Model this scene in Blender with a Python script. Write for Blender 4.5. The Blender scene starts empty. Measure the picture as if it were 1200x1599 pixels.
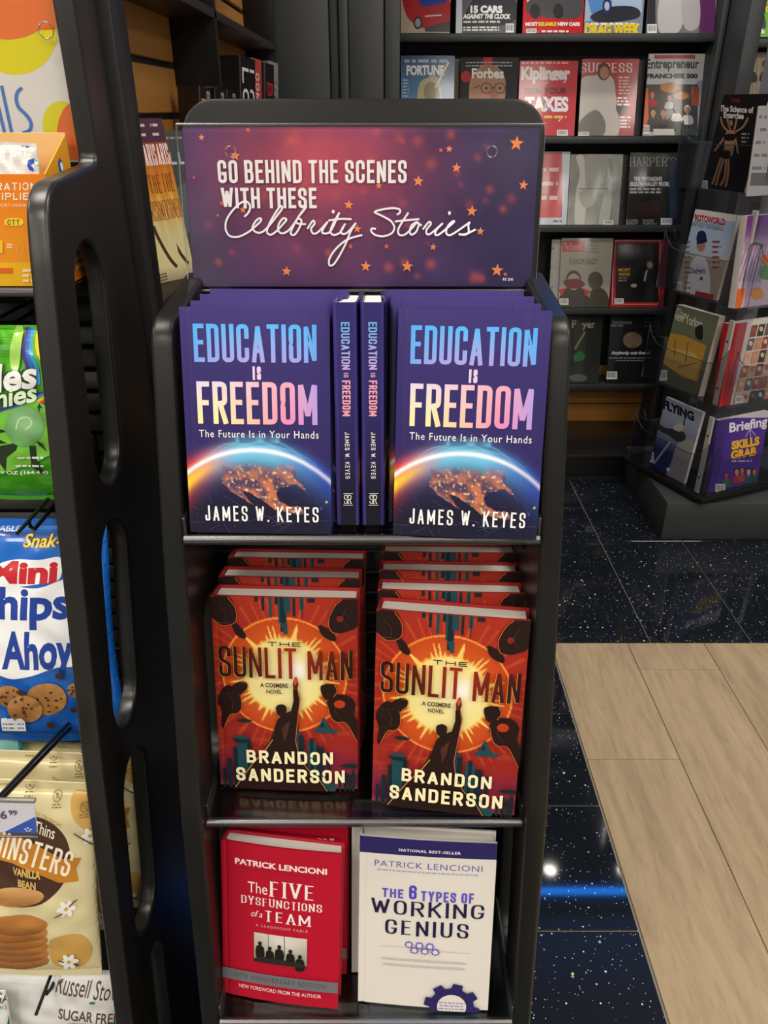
import bpy, bmesh, math, random
import numpy as np
from mathutils import Matrix, Vector, noise
from mathutils.geometry import tessellate_polygon
random.seed(7)
PI = math.pi
R = math.radians
scene = bpy.context.scene
COL = scene.collection

# ------------------------------------------------------------------ camera
CAM_H, TILT, FPX = 1.425, R(27.7), 1200.0
cam_data = bpy.data.cameras.new('camera')
cam_data.sensor_fit = 'HORIZONTAL'
cam_data.sensor_width = 36.0
cam_data.lens = 36.0 * FPX / 1200.0
cam_data.clip_start = 0.02
cam = bpy.data.objects.new('camera', cam_data)
COL.objects.link(cam)
cam.location = (0, 0, CAM_H)
cam.rotation_euler = (PI / 2 - TILT, 0, 0)
scene.camera = cam

# ------------------------------------------------------------------ world, exposure
world = bpy.data.worlds.new('store_ambient')
scene.world = world
world.use_nodes = True
world.node_tree.nodes['Background'].inputs[0].default_value = (1.0, 0.95, 0.88, 1)
world.node_tree.nodes['Background'].inputs[1].default_value = 0.28
scene.view_settings.view_transform = 'Standard'
scene.view_settings.look = 'None'
scene.view_settings.gamma = 1.0
scene.view_settings.use_curve_mapping = False
scene.view_settings.exposure = 0.0
CEIL_Z = 2.75
CEILING_LIGHTS = [(x, y) for y in (-2.1, -0.72, 0.75) for x in (-2.0, -0.72, 0.78, 2.2)]
LIGHT_W = 17.0
scene.cycles.max_bounces = 8
scene.cycles.transparent_max_bounces = 24
scene.cycles.sample_clamp_indirect = 6.0


def at(u, v, X=None, Y=None, Z=None):
    """World point seen at photo pixel (u, v) on a plane of known X, Y or Z."""
    dx, dv = (u - 600.0) / FPX, (v - 799.5) / FPX
    d = Vector((dx, math.cos(TILT) - dv * math.sin(TILT), -math.sin(TILT) - dv * math.cos(TILT)))
    if Y is not None: k = Y / d.y
    elif X is not None: k = X / d.x
    else: k = (Z - CAM_H) / d.z
    return Vector((0, 0, CAM_H)) + d * k


# ------------------------------------------------------------------ colours and materials
def lin(c):
    if isinstance(c, str):
        c = c.lstrip('#')
        c = [int(c[i:i + 2], 16) / 255.0 for i in (0, 2, 4)]
    return tuple(((x / 12.92) if x <= 0.04045 else ((x + 0.055) / 1.055) ** 2.4) for x in c[:3])


def mixc(a, b, t):
    t = 0.0 if t < 0 else (1.0 if t > 1 else t)
    return tuple(a[i] + (b[i] - a[i]) * t for i in range(3))


MATS = {}


def pmat(name, col, rough=0.5, metal=0.0, spec=0.5, coat=0.0, var=0.0, vscale=40.0, bump=0.0, stretch=None):
    if name in MATS: return MATS[name]
    m = bpy.data.materials.new(name)
    m.use_nodes = True
    nt = m.node_tree
    b = nt.nodes['Principled BSDF']
    c = lin(col)
    b.inputs['Base Color'].default_value = (*c, 1)
    b.inputs['Roughness'].default_value = rough
    b.inputs['Metallic'].default_value = metal
    b.inputs['Specular IOR Level'].default_value = spec
    b.inputs['Coat Weight'].default_value = coat
    b.inputs['Coat Roughness'].default_value = 0.08
    if var or bump:
        tc = nt.nodes.new('ShaderNodeTexCoord')
        mp = nt.nodes.new('ShaderNodeMapping')
        if stretch: mp.inputs['Scale'].default_value = stretch
        nz = nt.nodes.new('ShaderNodeTexNoise')
        nz.inputs['Scale'].default_value = vscale
        nz.inputs['Detail'].default_value = 6
        nt.links.new(tc.outputs['Object'], mp.inputs['Vector'])
        nt.links.new(mp.outputs[0], nz.inputs['Vector'])
        if var:
            mx = nt.nodes.new('ShaderNodeMixRGB')
            mx.inputs[1].default_value = (*[x * (1 - var) for x in c], 1)
            mx.inputs[2].default_value = (*[min(1, x * (1 + var)) for x in c], 1)
            nt.links.new(nz.outputs['Fac'], mx.inputs[0])
            nt.links.new(mx.outputs[0], b.inputs['Base Color'])
        if bump:
            bp = nt.nodes.new('ShaderNodeBump')
            bp.inputs['Strength'].default_value = bump
            bp.inputs['Distance'].default_value = 0.002
            nt.links.new(nz.outputs['Fac'], bp.inputs['Height'])
            nt.links.new(bp.outputs[0], b.inputs['Normal'])
    MATS[name] = m
    return m


def print_mat(name, rough, coat=0.0, spec=0.5, bump=0.0, bscale=30):
    m = pmat(name, '#ffffff', rough, 0, spec, coat)
    nt = m.node_tree
    a = nt.nodes.new('ShaderNodeAttribute')
    a.attribute_name = 'Col'
    b = nt.nodes['Principled BSDF']
    nt.links.new(a.outputs['Color'], b.inputs['Base Color'])
    if bump:
        tc = nt.nodes.new('ShaderNodeTexCoord')
        nz = nt.nodes.new('ShaderNodeTexNoise')
        nz.inputs['Scale'].default_value = bscale
        nz.inputs['Detail'].default_value = 2
        bp = nt.nodes.new('ShaderNodeBump')
        bp.inputs['Strength'].default_value = bump
        bp.inputs['Distance'].default_value = 0.004
        nt.links.new(tc.outputs['Object'], nz.inputs['Vector'])
        nt.links.new(nz.outputs['Fac'], bp.inputs['Height'])
        nt.links.new(bp.outputs[0], b.inputs['Normal'])
    return m


def clear_mat(name, tint, gloss=0.12, rough=0.06, edge=0.5):
    """Thin acrylic: transparent body, reflection growing at grazing angles."""
    m = bpy.data.materials.new(name)
    m.use_nodes = True
    nt = m.node_tree
    nt.nodes.remove(nt.nodes['Principled BSDF'])
    out = nt.nodes['Material Output']
    tr = nt.nodes.new('ShaderNodeBsdfTransparent')
    tr.inputs[0].default_value = (*lin(tint), 1)
    gl = nt.nodes.new('ShaderNodeBsdfGlossy')
    gl.inputs[0].default_value = (0.9, 0.9, 0.92, 1)
    gl.inputs['Roughness'].default_value = rough
    lw = nt.nodes.new('ShaderNodeLayerWeight')
    lw.inputs['Blend'].default_value = 0.5
    fr = nt.nodes.new('ShaderNodeMath')
    fr.operation = 'POWER'
    fr.inputs[1].default_value = 4.0
    nt.links.new(lw.outputs['Facing'], fr.inputs[0])
    ad = nt.nodes.new('ShaderNodeMath')
    ad.operation = 'MULTIPLY_ADD'
    ad.inputs[1].default_value = edge
    ad.inputs[2].default_value = gloss
    mx = nt.nodes.new('ShaderNodeMixShader')
    nt.links.new(fr.outputs[0], ad.inputs[0])
    nt.links.new(ad.outputs[0], mx.inputs[0])
    nt.links.new(tr.outputs[0], mx.inputs[1])
    nt.links.new(gl.outputs[0], mx.inputs[2])
    nt.links.new(mx.outputs[0], out.inputs[0])
    MATS[name] = m
    return m


def emit_mat(name, col, strength):
    m = bpy.data.materials.new(name)
    m.use_nodes = True
    nt = m.node_tree
    nt.nodes.remove(nt.nodes['Principled BSDF'])
    e = nt.nodes.new('ShaderNodeEmission')
    e.inputs[0].default_value = (*lin(col), 1)
    e.inputs[1].default_value = strength
    nt.links.new(e.outputs[0], nt.nodes['Material Output'].inputs[0])
    MATS[name] = m
    return m


BLACK = pmat('black_laminate', '#191918', 0.34, spec=0.27, var=0.25, vscale=14)
BLACKG = pmat('black_gloss_laminate', '#1d1c1b', 0.3, spec=0.45, var=0.2, vscale=9)
BLACKM = pmat('black_matte_board', '#191918', 0.55, var=0.2, vscale=20)
RACKM = pmat('charcoal_rack_laminate', '#35393a', 0.45, var=0.18, vscale=6)
BROWNB = pmat('dark_brown_board', '#241c1a', 0.4, var=0.2)
WHITEP = pmat('white_paper', '#e6e1d8', 0.75)
PAGES = pmat('page_edges', '#ded8cc', 0.85, var=0.1, vscale=60, stretch=(1, 40, 1))
ACRYL = clear_mat('clear_acrylic', '#fafbfc', 0.02, 0.05, 0.5)
ACRYLP = clear_mat('pocket_acrylic', '#f4f5f8', 0.06, 0.1, 0.5)
ACRYLE = clear_mat('acrylic_edge', '#c0c3c7', 0.13, 0.35, 0.35)
SMOKE = clear_mat('smoky_acrylic', '#b4b6b9', 0.07, 0.16, 0.4)
METAL = pmat('steel_screw', '#c9c9c6', 0.25, metal=1.0)
HOOKM = pmat('black_wire', '#0d0d0d', 0.3, spec=0.5)
PGLOSS = print_mat('print_glossy', 0.24, coat=0.3, spec=0.4)
PSATIN = print_mat('print_satin', 0.42, spec=0.25)
PMATTE = print_mat('print_matte', 0.62, spec=0.3)
PFILM = print_mat('print_film', 0.2, coat=0.5, bump=0.12, bscale=38)
PFILMM = print_mat('print_matte_film', 0.42, bump=0.1, bscale=22)


# ------------------------------------------------------------------ object helpers
def link(name, me, mat, parent=None):
    o = bpy.data.objects.new(name, me)
    COL.objects.link(o)
    if mat is not None and not me.materials: me.materials.append(mat)
    if parent is not None: o.parent = parent
    return o


def smooth(me, ang=35):
    me.shade_smooth()
    me.set_sharp_from_angle(angle=R(ang))
    return me


def tag(o, label=None, cat=None, group=None, kind=None):
    if label: o['label'] = label
    if cat: o['category'] = cat
    if group: o['group'] = group
    if kind: o['kind'] = kind
    return o


def thing(name, label, cat, loc=(0, 0, 0), group=None):
    o = bpy.data.objects.new(name, None)
    o.empty_display_size = 0.05
    COL.objects.link(o)
    o.location = loc
    return tag(o, label, cat, group)


def pose(o, loc, lean=0.0, yaw=0.0, turn=0.0, roll=0.0):
    """turn about its own height, lean back (top towards +Y), then yaw about world Z."""
    o.location = loc
    M = Matrix.Rotation(R(yaw), 3, 'Z') @ Matrix.Rotation(R(roll), 3, 'Y') @ Matrix.Rotation(R(-lean), 3, 'X') @ Matrix.Rotation(R(turn), 3, 'Z')
    o.rotation_euler = M.to_euler()
    return o


def copy_tree(o, parent=None):
    c = o.copy()
    COL.objects.link(c)
    c.parent = parent
    for ch in o.children: copy_tree(ch, c)
    return c


def rbox(x0, x1, y0, y1, z0, z1, bev=0.002, seg=2, name='part'):
    bm = bmesh.new()
    bmesh.ops.create_cube(bm, size=1)
    for v in bm.verts:
        v.co = Vector(((x0 + x1) / 2 + v.co.x * (x1 - x0), (y0 + y1) / 2 + v.co.y * (y1 - y0), (z0 + z1) / 2 + v.co.z * (z1 - z0)))
    if bev > 0: bmesh.ops.bevel(bm, geom=bm.edges[:], offset=bev, segments=seg, affect='EDGES', profile=0.5)
    me = bpy.data.meshes.new(name)
    bm.to_mesh(me); bm.free()
    return smooth(me)


def part_box(name, dims, mat, parent, bev=0.002, seg=2):
    return link(name, rbox(*dims, bev, seg, name), mat, parent)


def tube(pts, r, name='tube', closed=False, n=8):
    """Round rod along a polyline."""
    pts = [Vector(p) for p in pts]
    vs, fs = [], []
    m = len(pts)
    for i, p in enumerate(pts):
        d = (pts[(i + 1) % m] - pts[i - 1]) if closed else (pts[min(i + 1, m - 1)] - pts[max(i - 1, 0)])
        d.normalize()
        a = d.cross(Vector((0, 0, 1)))
        if a.length < 1e-3: a = d.cross(Vector((1, 0, 0)))
        a.normalize()
        b = d.cross(a)
        for k in range(n):
            t = 2 * PI * k / n
            vs.append(p + (a * math.cos(t) + b * math.sin(t)) * r)
    for i in range(m if closed else m - 1):
        j = (i + 1) % m
        for k in range(n):
            fs.append((i * n + k, i * n + (k + 1) % n, j * n + (k + 1) % n, j * n + k))
    if not closed:
        fs.append(tuple(range(n))[::-1])
        fs.append(tuple(range((m - 1) * n, m * n)))
    me = bpy.data.meshes.new(name)
    me.from_pydata(vs, [], fs)
    return smooth(me, 50)


def slab(loops, thick, bev, axis='X', res=3, name='slab'):
    """Flat board from an outline with holes (2D loops), edges rounded. axis = direction of thickness."""
    cu = bpy.data.curves.new('tmp', 'CURVE')
    cu.dimensions = '2D'
    cu.fill_mode = 'BOTH'
    cu.extrude = thick / 2 - bev
    cu.bevel_depth = bev
    cu.bevel_resolution = res
    cu.offset = -bev
    for lp in loops:
        sp = cu.splines.new('POLY')
        sp.points.add(len(lp) - 1)
        for p, q in zip(sp.points, lp): p.co = (q[0], q[1], 0, 1)
        sp.use_cyclic_u = True
    ob = bpy.data.objects.new('tmp', cu)
    me = bpy.data.meshes.new_from_object(ob)
    bpy.data.objects.remove(ob)
    bpy.data.curves.remove(cu)
    n = len(me.vertices)
    a = np.empty(n * 3, np.float32)
    me.vertices.foreach_get('co', a)
    a = a.reshape(-1, 3)
    if axis == 'X': a = a[:, [2, 0, 1]]      # (a, b) -> (Y, Z)
    elif axis == 'Y': a = np.stack([a[:, 0], -a[:, 2], a[:, 1]], 1)   # (a, b) -> (X, Z)
    me.vertices.foreach_set('co', np.ascontiguousarray(a).ravel())
    me.materials.clear()
    me.name = name
    me.update()
    return smooth(me, 40)


def fillet(pts, n=6):
    """Closed polygon of (x, y, radius) -> list of (x, y) with rounded corners."""
    out = []
    pts = [p for i, p in enumerate(pts) if (Vector(p[:2]) - Vector(pts[i - 1][:2])).length > 1e-6]
    m = len(pts)
    for i in range(m):
        p, a, b = Vector(pts[i][:2]), Vector(pts[i - 1][:2]), Vector(pts[(i + 1) % m][:2])
        r = pts[i][2] if len(pts[i]) > 2 else 0
        if r <= 0:
            out.append((p.x, p.y)); continue
        u, w = (a - p), (b - p)
        lu, lw = u.length, w.length
        u /= lu; w /= lw
        ang = math.acos(max(-1, min(1, u.dot(w))))
        if ang > 3.1:
            out.append((p.x, p.y)); continue
        d = min(r / math.tan(ang / 2), 0.49 * lu, 0.49 * lw)
        r = d * math.tan(ang / 2)
        s, e = p + u * d, p + w * d
        c = p + (u + w).normalized() * (r / math.sin(ang / 2))
        a0 = math.atan2(s.y - c.y, s.x - c.x)
        a1 = math.atan2(e.y - c.y, e.x - c.x)
        while a1 - a0 > PI: a1 -= 2 * PI
        while a1 - a0 < -PI: a1 += 2 * PI
        for k in range(n + 1):
            t = a0 + (a1 - a0) * k / n
            out.append((c.x + r * math.cos(t), c.y + r * math.sin(t)))
    return out


# ------------------------------------------------------------------ lettering: a stroke alphabet and the built-in face
G = {
 'A': (1.05, [[(0, 0), (.5, 1), (1, 0)], [(.17, .28), (.83, .28)]]),
 'B': (1, [[(0, 0), (0, 1), (.93, 1, 1), (.93, .53, 1), (0, .53)], [(0, .53), (1, .53, 1), (1, 0, 1), (0, 0)]]),
 'C': (1, [[(1, .7), (1, 1, 1), (0, 1, 1), (0, 0, 1), (1, 0, 1), (1, .3)]]),
 'D': (1, [[(0, 0), (0, 1), (1, 1, 1), (1, 0, 1), (0, 0)]]),
 'E': (.82, [[(1, 1), (0, 1), (0, 0), (1, 0)], [(0, .52), (.86, .52)]]),
 'F': (.8, [[(1, 1), (0, 1), (0, 0)], [(0, .5), (.86, .5)]]),
 'G': (1, [[(1, .74), (1, 1, 1), (0, 1, 1), (0, 0, 1), (1, 0, 1), (1, .40), (.6, .40)]]),
 'H': (1, [[(0, 0), (0, 1)], [(1, 0), (1, 1)], [(0, .52), (1, .52)]]),
 'I': (0, [[(0, 0), (0, 1)]]),
 'J': (.75, [[(1, 1), (1, 0, 1), (0, 0, 1), (0, .3)]]),
 'K': (1, [[(0, 0), (0, 1)], [(1, 1), (0, .38)], [(.33, .58), (1, 0)]]),
 'L': (.78, [[(0, 1), (0, 0), (1, 0)]]),
 'M': (1.45, [[(0, 0), (0, 1), (.5, .18), (1, 1), (1, 0)]]),
 'N': (1.05, [[(0, 0), (0, 1), (1, 0), (1, 1)]]),
 'O': (1, [[(0, .5), (0, 1, 1), (1, 1, 1), (1, 0, 1), (0, 0, 1), (0, .5)]]),
 'P': (1, [[(0, 0), (0, 1), (1, 1, 1), (1, .46, 1), (0, .46)]]),
 'Q': (1, [[(0, .5), (0, 1, 1), (1, 1, 1), (1, 0, 1), (0, 0, 1), (0, .5)], [(.6, .25), (1.05, -.06)]]),
 'R': (1, [[(0, 0), (0, 1), (1, 1, 1), (1, .48, 1), (0, .48)], [(.5, .48), (1, 0)]]),
 'S': (.98, [[(1, .73), (1, 1, 1), (0, 1, 1), (0, .56, 1), (1, .44, 1), (1, 0, 1), (0, 0, 1), (0, .27)]]),
 'T': (.95, [[(0, 1), (1, 1)], [(.5, 0), (.5, 1)]]),
 'U': (1, [[(0, 1), (0, 0, 1), (1, 0, 1), (1, 1)]]),
 'V': (1.05, [[(0, 1), (.5, 0), (1, 1)]]),
 'W': (1.55, [[(0, 1), (.25, 0), (.5, .9), (.75, 0), (1, 1)]]),
 'X': (1, [[(0, 0), (1, 1)], [(0, 1), (1, 0)]]),
 'Y': (1.05, [[(0, 1), (.5, .45), (1, 1)], [(.5, .45), (.5, 0)]]),
 'Z': (1, [[(0, 1), (1, 1), (0, 0), (1, 0)]]),
 '0': (.9, [[(0, .5), (0, 1, 1), (1, 1, 1), (1, 0, 1), (0, 0, 1), (0, .5)]]),
 '1': (.4, [[(0, .8), (1, 1), (1, 0)]]),
 '2': (.9, [[(0, .7), (0, 1, 1), (1, 1, 1), (1, .6, 1), (0, 0), (1, 0)]]),
 '5': (.9, [[(1, 1), (0, 1), (0, .58), (1, .58, 1), (1, 0, 1), (0, 0, 1), (0, .25)]]),
 '6': (.9, [[(1, .75), (1, 1, 1), (0, 1, 1), (0, 0, 1), (1, 0, 1), (1, .56, 1), (0, .56)]]),
 '9': (.9, [[(0, .25), (0, 0, 1), (1, 0, 1), (1, 1, 1), (0, 1, 1), (0, .44, 1), (1, .44)]]),
 '.': (0, [[(0, 0), (0, .01)]]), '-': (.6, [[(0, .45), (1, .45)]]), "'": (0, [[(0, .85), (0, 1)]]), '/': (.7, [[(0, 0), (1, 1)]]),
 '+': (.8, [[(0, .5), (1, .5)], [(.5, .25), (.5, .75)]]),
}


def stroke_tris(pts, th, thin=None, square=True):
    """Triangles of a constant-width (or contrast) line."""
    P = [np.array(p[:2], float) for p in pts]
    Q = [P[0]]
    for p in P[1:]:
        if np.hypot(*(p - Q[-1])) > 1e-7: Q.append(p)
    if len(Q) < 2: return []
    P = Q
    tris = []

    def hw(d):
        if thin is None: return th / 2
        k = abs(d[1]) / (np.hypot(*d) + 1e-9)
        return (thin + (th - thin) * k) / 2
    n = len(P)
    dirs = [(P[i + 1] - P[i]) / np.hypot(*(P[i + 1] - P[i])) for i in range(n - 1)]
    for i in range(n - 1):
        d = dirs[i]
        h = hw(d)
        nn = np.array([-d[1], d[0]])
        a, b = P[i].copy(), P[i + 1].copy()
        if i == 0 and square: a = a - d * h
        if i == n - 2 and square: b = b + d * h
        a1, a2, b1, b2 = a + nn * h, a - nn * h, b + nn * h, b - nn * h
        for (k, pt, sgn) in ((i - 1, 'a', 1), (i + 1, 'b', 1)):
            if 0 <= k < n - 1:
                d2 = dirs[k]
                c = float(d @ d2)
                if c > -0.2:
                    m = np.array([-(d[1] + d2[1]), d[0] + d2[0]])
                    m /= np.hypot(*m)
                    L = h / max(0.5, float(m @ nn))
                    if pt == 'a': a1, a2 = P[i] + m * L, P[i] - m * L
                    else: b1, b2 = P[i + 1] + m * L, P[i + 1] - m * L
                elif pt == 'b':
                    n2 = np.array([-d2[1], d2[0]])
                    h2 = hw(d2)
                    for s in (1, -1): tris.append((P[i + 1], P[i + 1] + nn * h * s, P[i + 1] + n2 * h2 * s))
        tris += [(a1, a2, b2), (a1, b2, b1)]
    return tris


def round_path(pts, r):
    """Open polyline of (x, y[, flag]); flagged corners rounded with radius up to r."""
    out = [pts[0][:2]]
    for i in range(1, len(pts) - 1):
        p = pts[i]
        if len(p) < 3:
            out.append(p[:2]); continue
        P, A, B = Vector(p[:2]), Vector(pts[i - 1][:2]), Vector(pts[i + 1][:2])
        u, w = A - P, B - P
        lu, lw = u.length, w.length
        if lu < 1e-7 or lw < 1e-7: continue
        u /= lu; w /= lw
        d = min(r, (0.5 if len(pts[i - 1]) > 2 else 0.98) * lu, (0.5 if len(pts[i + 1]) > 2 else 0.98) * lw)
        s, e = P + u * d, P + w * d
        for k in range(6):
            t = k / 5
            q = s * (1 - t) ** 2 + P * 2 * t * (1 - t) * 0.96 + e * t ** 2
            q += (s * .5 + e * .5) * (2 * t * (1 - t) * 0.04)
            out.append((q.x, q.y))
    out.append(pts[-1][:2])
    return out


def sf_tris(s, x0, y0, x1, y1, th, gap=None, thin=None, serif=0.0, rnd=0.5):
    """Stroke-font line of capitals fitted to the box (y up)."""
    if gap is None: gap = th * 0.75
    H = y1 - y0 - th
    tot_w, fixed = 0.0, 0.0
    for ch in s:
        if ch == ' ': tot_w += 0.45; fixed += gap
        else: tot_w += G[ch][0]; fixed += th + gap
    fixed -= gap
    cw = max(((x1 - x0) - fixed) / max(tot_w, 1e-6), th * 0.3)
    tris = []
    x = x0
    for ch in s:
        if ch == ' ':
            x += 0.45 * cw + gap; continue
        w, strokes = G[ch]
        for st in strokes:
            pts = [(x + th / 2 + p[0] * w * cw, y0 + th / 2 + p[1] * H, *p[2:]) for p in st]
            tris += stroke_tris(round_path(pts, max(w * cw * rnd, th * .5)), th, thin)
            if serif:
                for e, q in ((st[0], pts[0]), (st[-1], pts[-1])):
                    if e[1] in (0, 1) or ch in 'EFLTZ':
                        sw = serif
                        tt = (thin or th) * .9
                        if e[1] in (0, 1) and ch not in 'SCGEFLZT' or (ch in 'TF' and e[1] == 0) or ch == 'L' and e[1] == 1:
                            yy = q[1] + (-th / 2 + tt / 2 if e[1] == 0 else th / 2 - tt / 2)
                            tris += stroke_tris([(q[0] - sw, yy), (q[0] + sw, yy)], tt, None, False)
        x += w * cw + th + gap
    return [[(float(p[0]), float(p[1])) for p in t] for t in tris]


FONT_CACHE = {}


def bfont(s, bold=0.0, shear=0.0, spacing=1.0):
    key = (s, bold, shear, spacing)
    if key in FONT_CACHE: return FONT_CACHE[key]
    cu = bpy.data.curves.new('t', 'FONT')
    cu.body = s
    cu.size = 1
    cu.offset = bold
    cu.shear = shear
    cu.space_character = spacing
    cu.space_line = 1.0
    cu.resolution_u = 3
    cu.fill_mode = 'FRONT'
    ob = bpy.data.objects.new('t', cu)
    me = bpy.data.meshes.new_from_object(ob)
    bpy.data.objects.remove(ob)
    bpy.data.curves.remove(cu)
    me.calc_loop_triangles()
    n = len(me.vertices)
    co = np.empty(n * 3, np.float32)
    me.vertices.foreach_get('co', co)
    co = co.reshape(-1, 3)[:, :2].astype(float)
    tr = np.array([t.vertices[:] for t in me.loop_triangles], int).reshape(-1, 3)
    bpy.data.meshes.remove(me)
    if n:
        lo, hi = co.min(0), co.max(0)
        co = (co - lo) / np.maximum(hi - lo, 1e-6)
    FONT_CACHE[key] = co[tr] if n else np.zeros((0, 3, 2))
    return FONT_CACHE[key]


def catmull(pts, n=6):
    P = [np.array(p, float) for p in pts]
    P = [2 * P[0] - P[1]] + P + [2 * P[-1] - P[-2]]
    out = []
    for i in range(1, len(P) - 2):
        for k in range(n):
            t = k / n
            a, b, c, d = P[i - 1:i + 3]
            out.append(tuple(0.5 * ((2 * b) + (c - a) * t + (2 * a - 5 * b + 4 * c - d) * t * t + (3 * b - 3 * c + d - a) * t ** 3)))
    out.append(tuple(P[-2]))
    return out


class Art:
    """Flat print for a cover or a label: coloured triangles in a design box (x right, y down)."""
    GAP = 0.0001

    def __init__(self, W, H, clip=True):
        self.W, self.H, self.items, self.layer, self.clip = W, H, [], 0, clip
        self.px = None

    def _add(self, tris, col, part, cols=None, jit=False):
        t = np.asarray(tris, float).reshape(-1, 3, 2)
        if len(t) == 0: return
        self.layer += 1
        sub = (np.arange(len(t)) % 24) * 3e-6 / self.GAP if jit else np.zeros(len(t))
        if cols is not None: c = np.asarray(cols, float).reshape(-1, 3, 3)
        elif callable(col): c = np.array([[col(p[0], p[1]) for p in q] for q in t], float)
        else: c = np.tile(np.array(lin(col) if isinstance(col, str) else col, float), (len(t), 3, 1))
        if self.px is not None: t = self.px(t)
        if self.clip:
            ins = ((t[:, :, 0] >= -1e-6) & (t[:, :, 0] <= self.W + 1e-6) & (t[:, :, 1] >= -1e-6) & (t[:, :, 1] <= self.H + 1e-6)).all(1)
            if not ins.all():
                kt, kc, ks = [t[ins]], [c[ins]], [sub[ins]]
                for q, qc, qs in zip(t[~ins], c[~ins], sub[~ins]):
                    poly = [np.concatenate([q[i], qc[i]]) for i in range(3)]
                    for ax, lim, sg in ((0, 0, 1), (0, self.W, -1), (1, 0, 1), (1, self.H, -1)):
                        new = []
                        for i in range(len(poly)):
                            a, b = poly[i - 1], poly[i]
                            da, db = sg * (a[ax] - lim), sg * (b[ax] - lim)
                            if (da >= 0) != (db >= 0): new.append(a + (b - a) * (da / (da - db)))
                            if db >= 0: new.append(b)
                        poly = new
                        if len(poly) < 3: break
                    if len(poly) >= 3:
                        for i in range(1, len(poly) - 1):
                            tt = np.array([poly[0], poly[i], poly[i + 1]])
                            kt.append(tt[None, :, :2]); kc.append(tt[None, :, 2:]); ks.append(np.array([qs]))
                t, c, sub = np.concatenate(kt), np.concatenate(kc), np.concatenate(ks)
        if len(t): self.items.append((t, c, self.layer + sub, part))

    def rect(self, x0, y0, x1, y1, col, part='picture'):
        self._add([[(x0, y0), (x1, y0), (x1, y1)], [(x0, y0), (x1, y1), (x0, y1)]], col, part)

    def fill(self, col, nx=36, ny=10):
        px, self.px = self.px, None
        f = col if callable(col) else (lambda x, y, c=lin(col): c)
        k = .16 * self.W
        self.pic(0, 0, k, self.H, 14, ny, f)
        self.layer -= 1
        self.pic(k, 0, self.W, self.H, nx, ny, f)
        self.px = px

    def poly(self, pts, col, part='picture'):
        idx = tessellate_polygon([[Vector((p[0], p[1], 0)) for p in pts]])
        self._add([[pts[i] for i in t] for t in idx], col, part)

    def blob(self, pts, col, part='picture', n=5):
        P = list(pts)
        q = catmull(P[-2:] + P + P[:2], n)
        self.poly(q[2 * n - n:-2 * n][:len(P) * n], col, part) if False else self.poly(q[n * 2:n * 2 + len(P) * n], col, part)

    def ell(self, cx, cy, rx, ry, col, part='picture', n=28, a0=0, a1=360, rot=0):
        c, s = math.cos(R(rot)), math.sin(R(rot))
        pt = []
        for k in range(n + 1):
            a = R(a0 + (a1 - a0) * k / n)
            x, y = rx * math.cos(a), ry * math.sin(a)
            pt.append((cx + x * c - y * s, cy + x * s + y * c))
        self._add([[(cx, cy), pt[k], pt[k + 1]] for k in range(n)], col, part)

    def ring(self, cx, cy, rx, ry, w, col, part='picture', n=32, a0=0, a1=360):
        self.line([(cx + rx * math.cos(R(a0 + (a1 - a0) * k / n)), cy + ry * math.sin(R(a0 + (a1 - a0) * k / n))) for k in range(n + 1)], w, col, part)

    def line(self, pts, w, col, part='picture', thin=None):
        self._add([[tuple(p) for p in t] for t in stroke_tris(pts, w, thin, False)], col, part, None, True)

    def curve(self, pts, w, col, part='picture', n=6): self.line(catmull(pts, n), w, col, part)

    def star(self, cx, cy, r, col, n=5, k=0.42, rot=0, part='picture'):
        p = [(cx + (r if i % 2 == 0 else r * k) * math.sin(PI * i / n + R(rot)), cy - (r if i % 2 == 0 else r * k) * math.cos(PI * i / n + R(rot))) for i in range(2 * n)]
        self._add([[(cx, cy), p[i], p[(i + 1) % (2 * n)]] for i in range(2 * n)], col, part)

    def gear(self, cx, cy, r, col, hole, n=8, a0=0, part='picture'):
        pts = []
        for i in range(n):
            for da, rr in ((-.32, .8), (-.22, 1), (.22, 1), (.32, .8)):
                a = 2 * PI * (i + da) / n + a0
                pts.append((cx + r * rr * math.cos(a), cy + r * rr * math.sin(a)))
        self.poly(pts, col, part)
        self.ell(cx, cy, r * .52, r * .52, hole, part)

    def pic(self, x0, y0, x1, y1, nx, ny, f, part='picture'):
        xs, ys = np.linspace(x0, x1, nx + 1), np.linspace(y0, y1, ny + 1)
        C = np.array([[f(x, y) for x in xs] for y in ys], float)
        P = np.stack(np.meshgrid(xs, ys), -1)
        a, b, c, d = (slice(0, ny), slice(0, nx)), (slice(0, ny), slice(1, nx + 1)), (slice(1, ny + 1), slice(1, nx + 1)), (slice(1, ny + 1), slice(0, nx))
        t = np.concatenate([np.stack([P[a], P[b], P[c]], 2).reshape(-1, 3, 2), np.stack([P[a], P[c], P[d]], 2).reshape(-1, 3, 2)])
        k = np.concatenate([np.stack([C[a], C[b], C[c]], 2).reshape(-1, 3, 3), np.stack([C[a], C[c], C[d]], 2).reshape(-1, 3, 3)])
        self._add(t, None, part, k)

    def warp(self, tris, wf):
        return [[wf(*p) for p in t] for t in tris] if wf else tris

    def s(self, txt, x0, y0, x1, y1, th, col, gap=None, thin=None, serif=0, rnd=.5, wf=None, part='lettering'):
        """Stroke capitals: y0 = top, y1 = baseline."""
        t = sf_tris(txt, x0, -y1, x1, -y0, th, gap, thin, serif, rnd)
        self._add(self.warp([[(p[0], -p[1]) for p in q] for q in t], wf), col, part, None, True)

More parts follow.
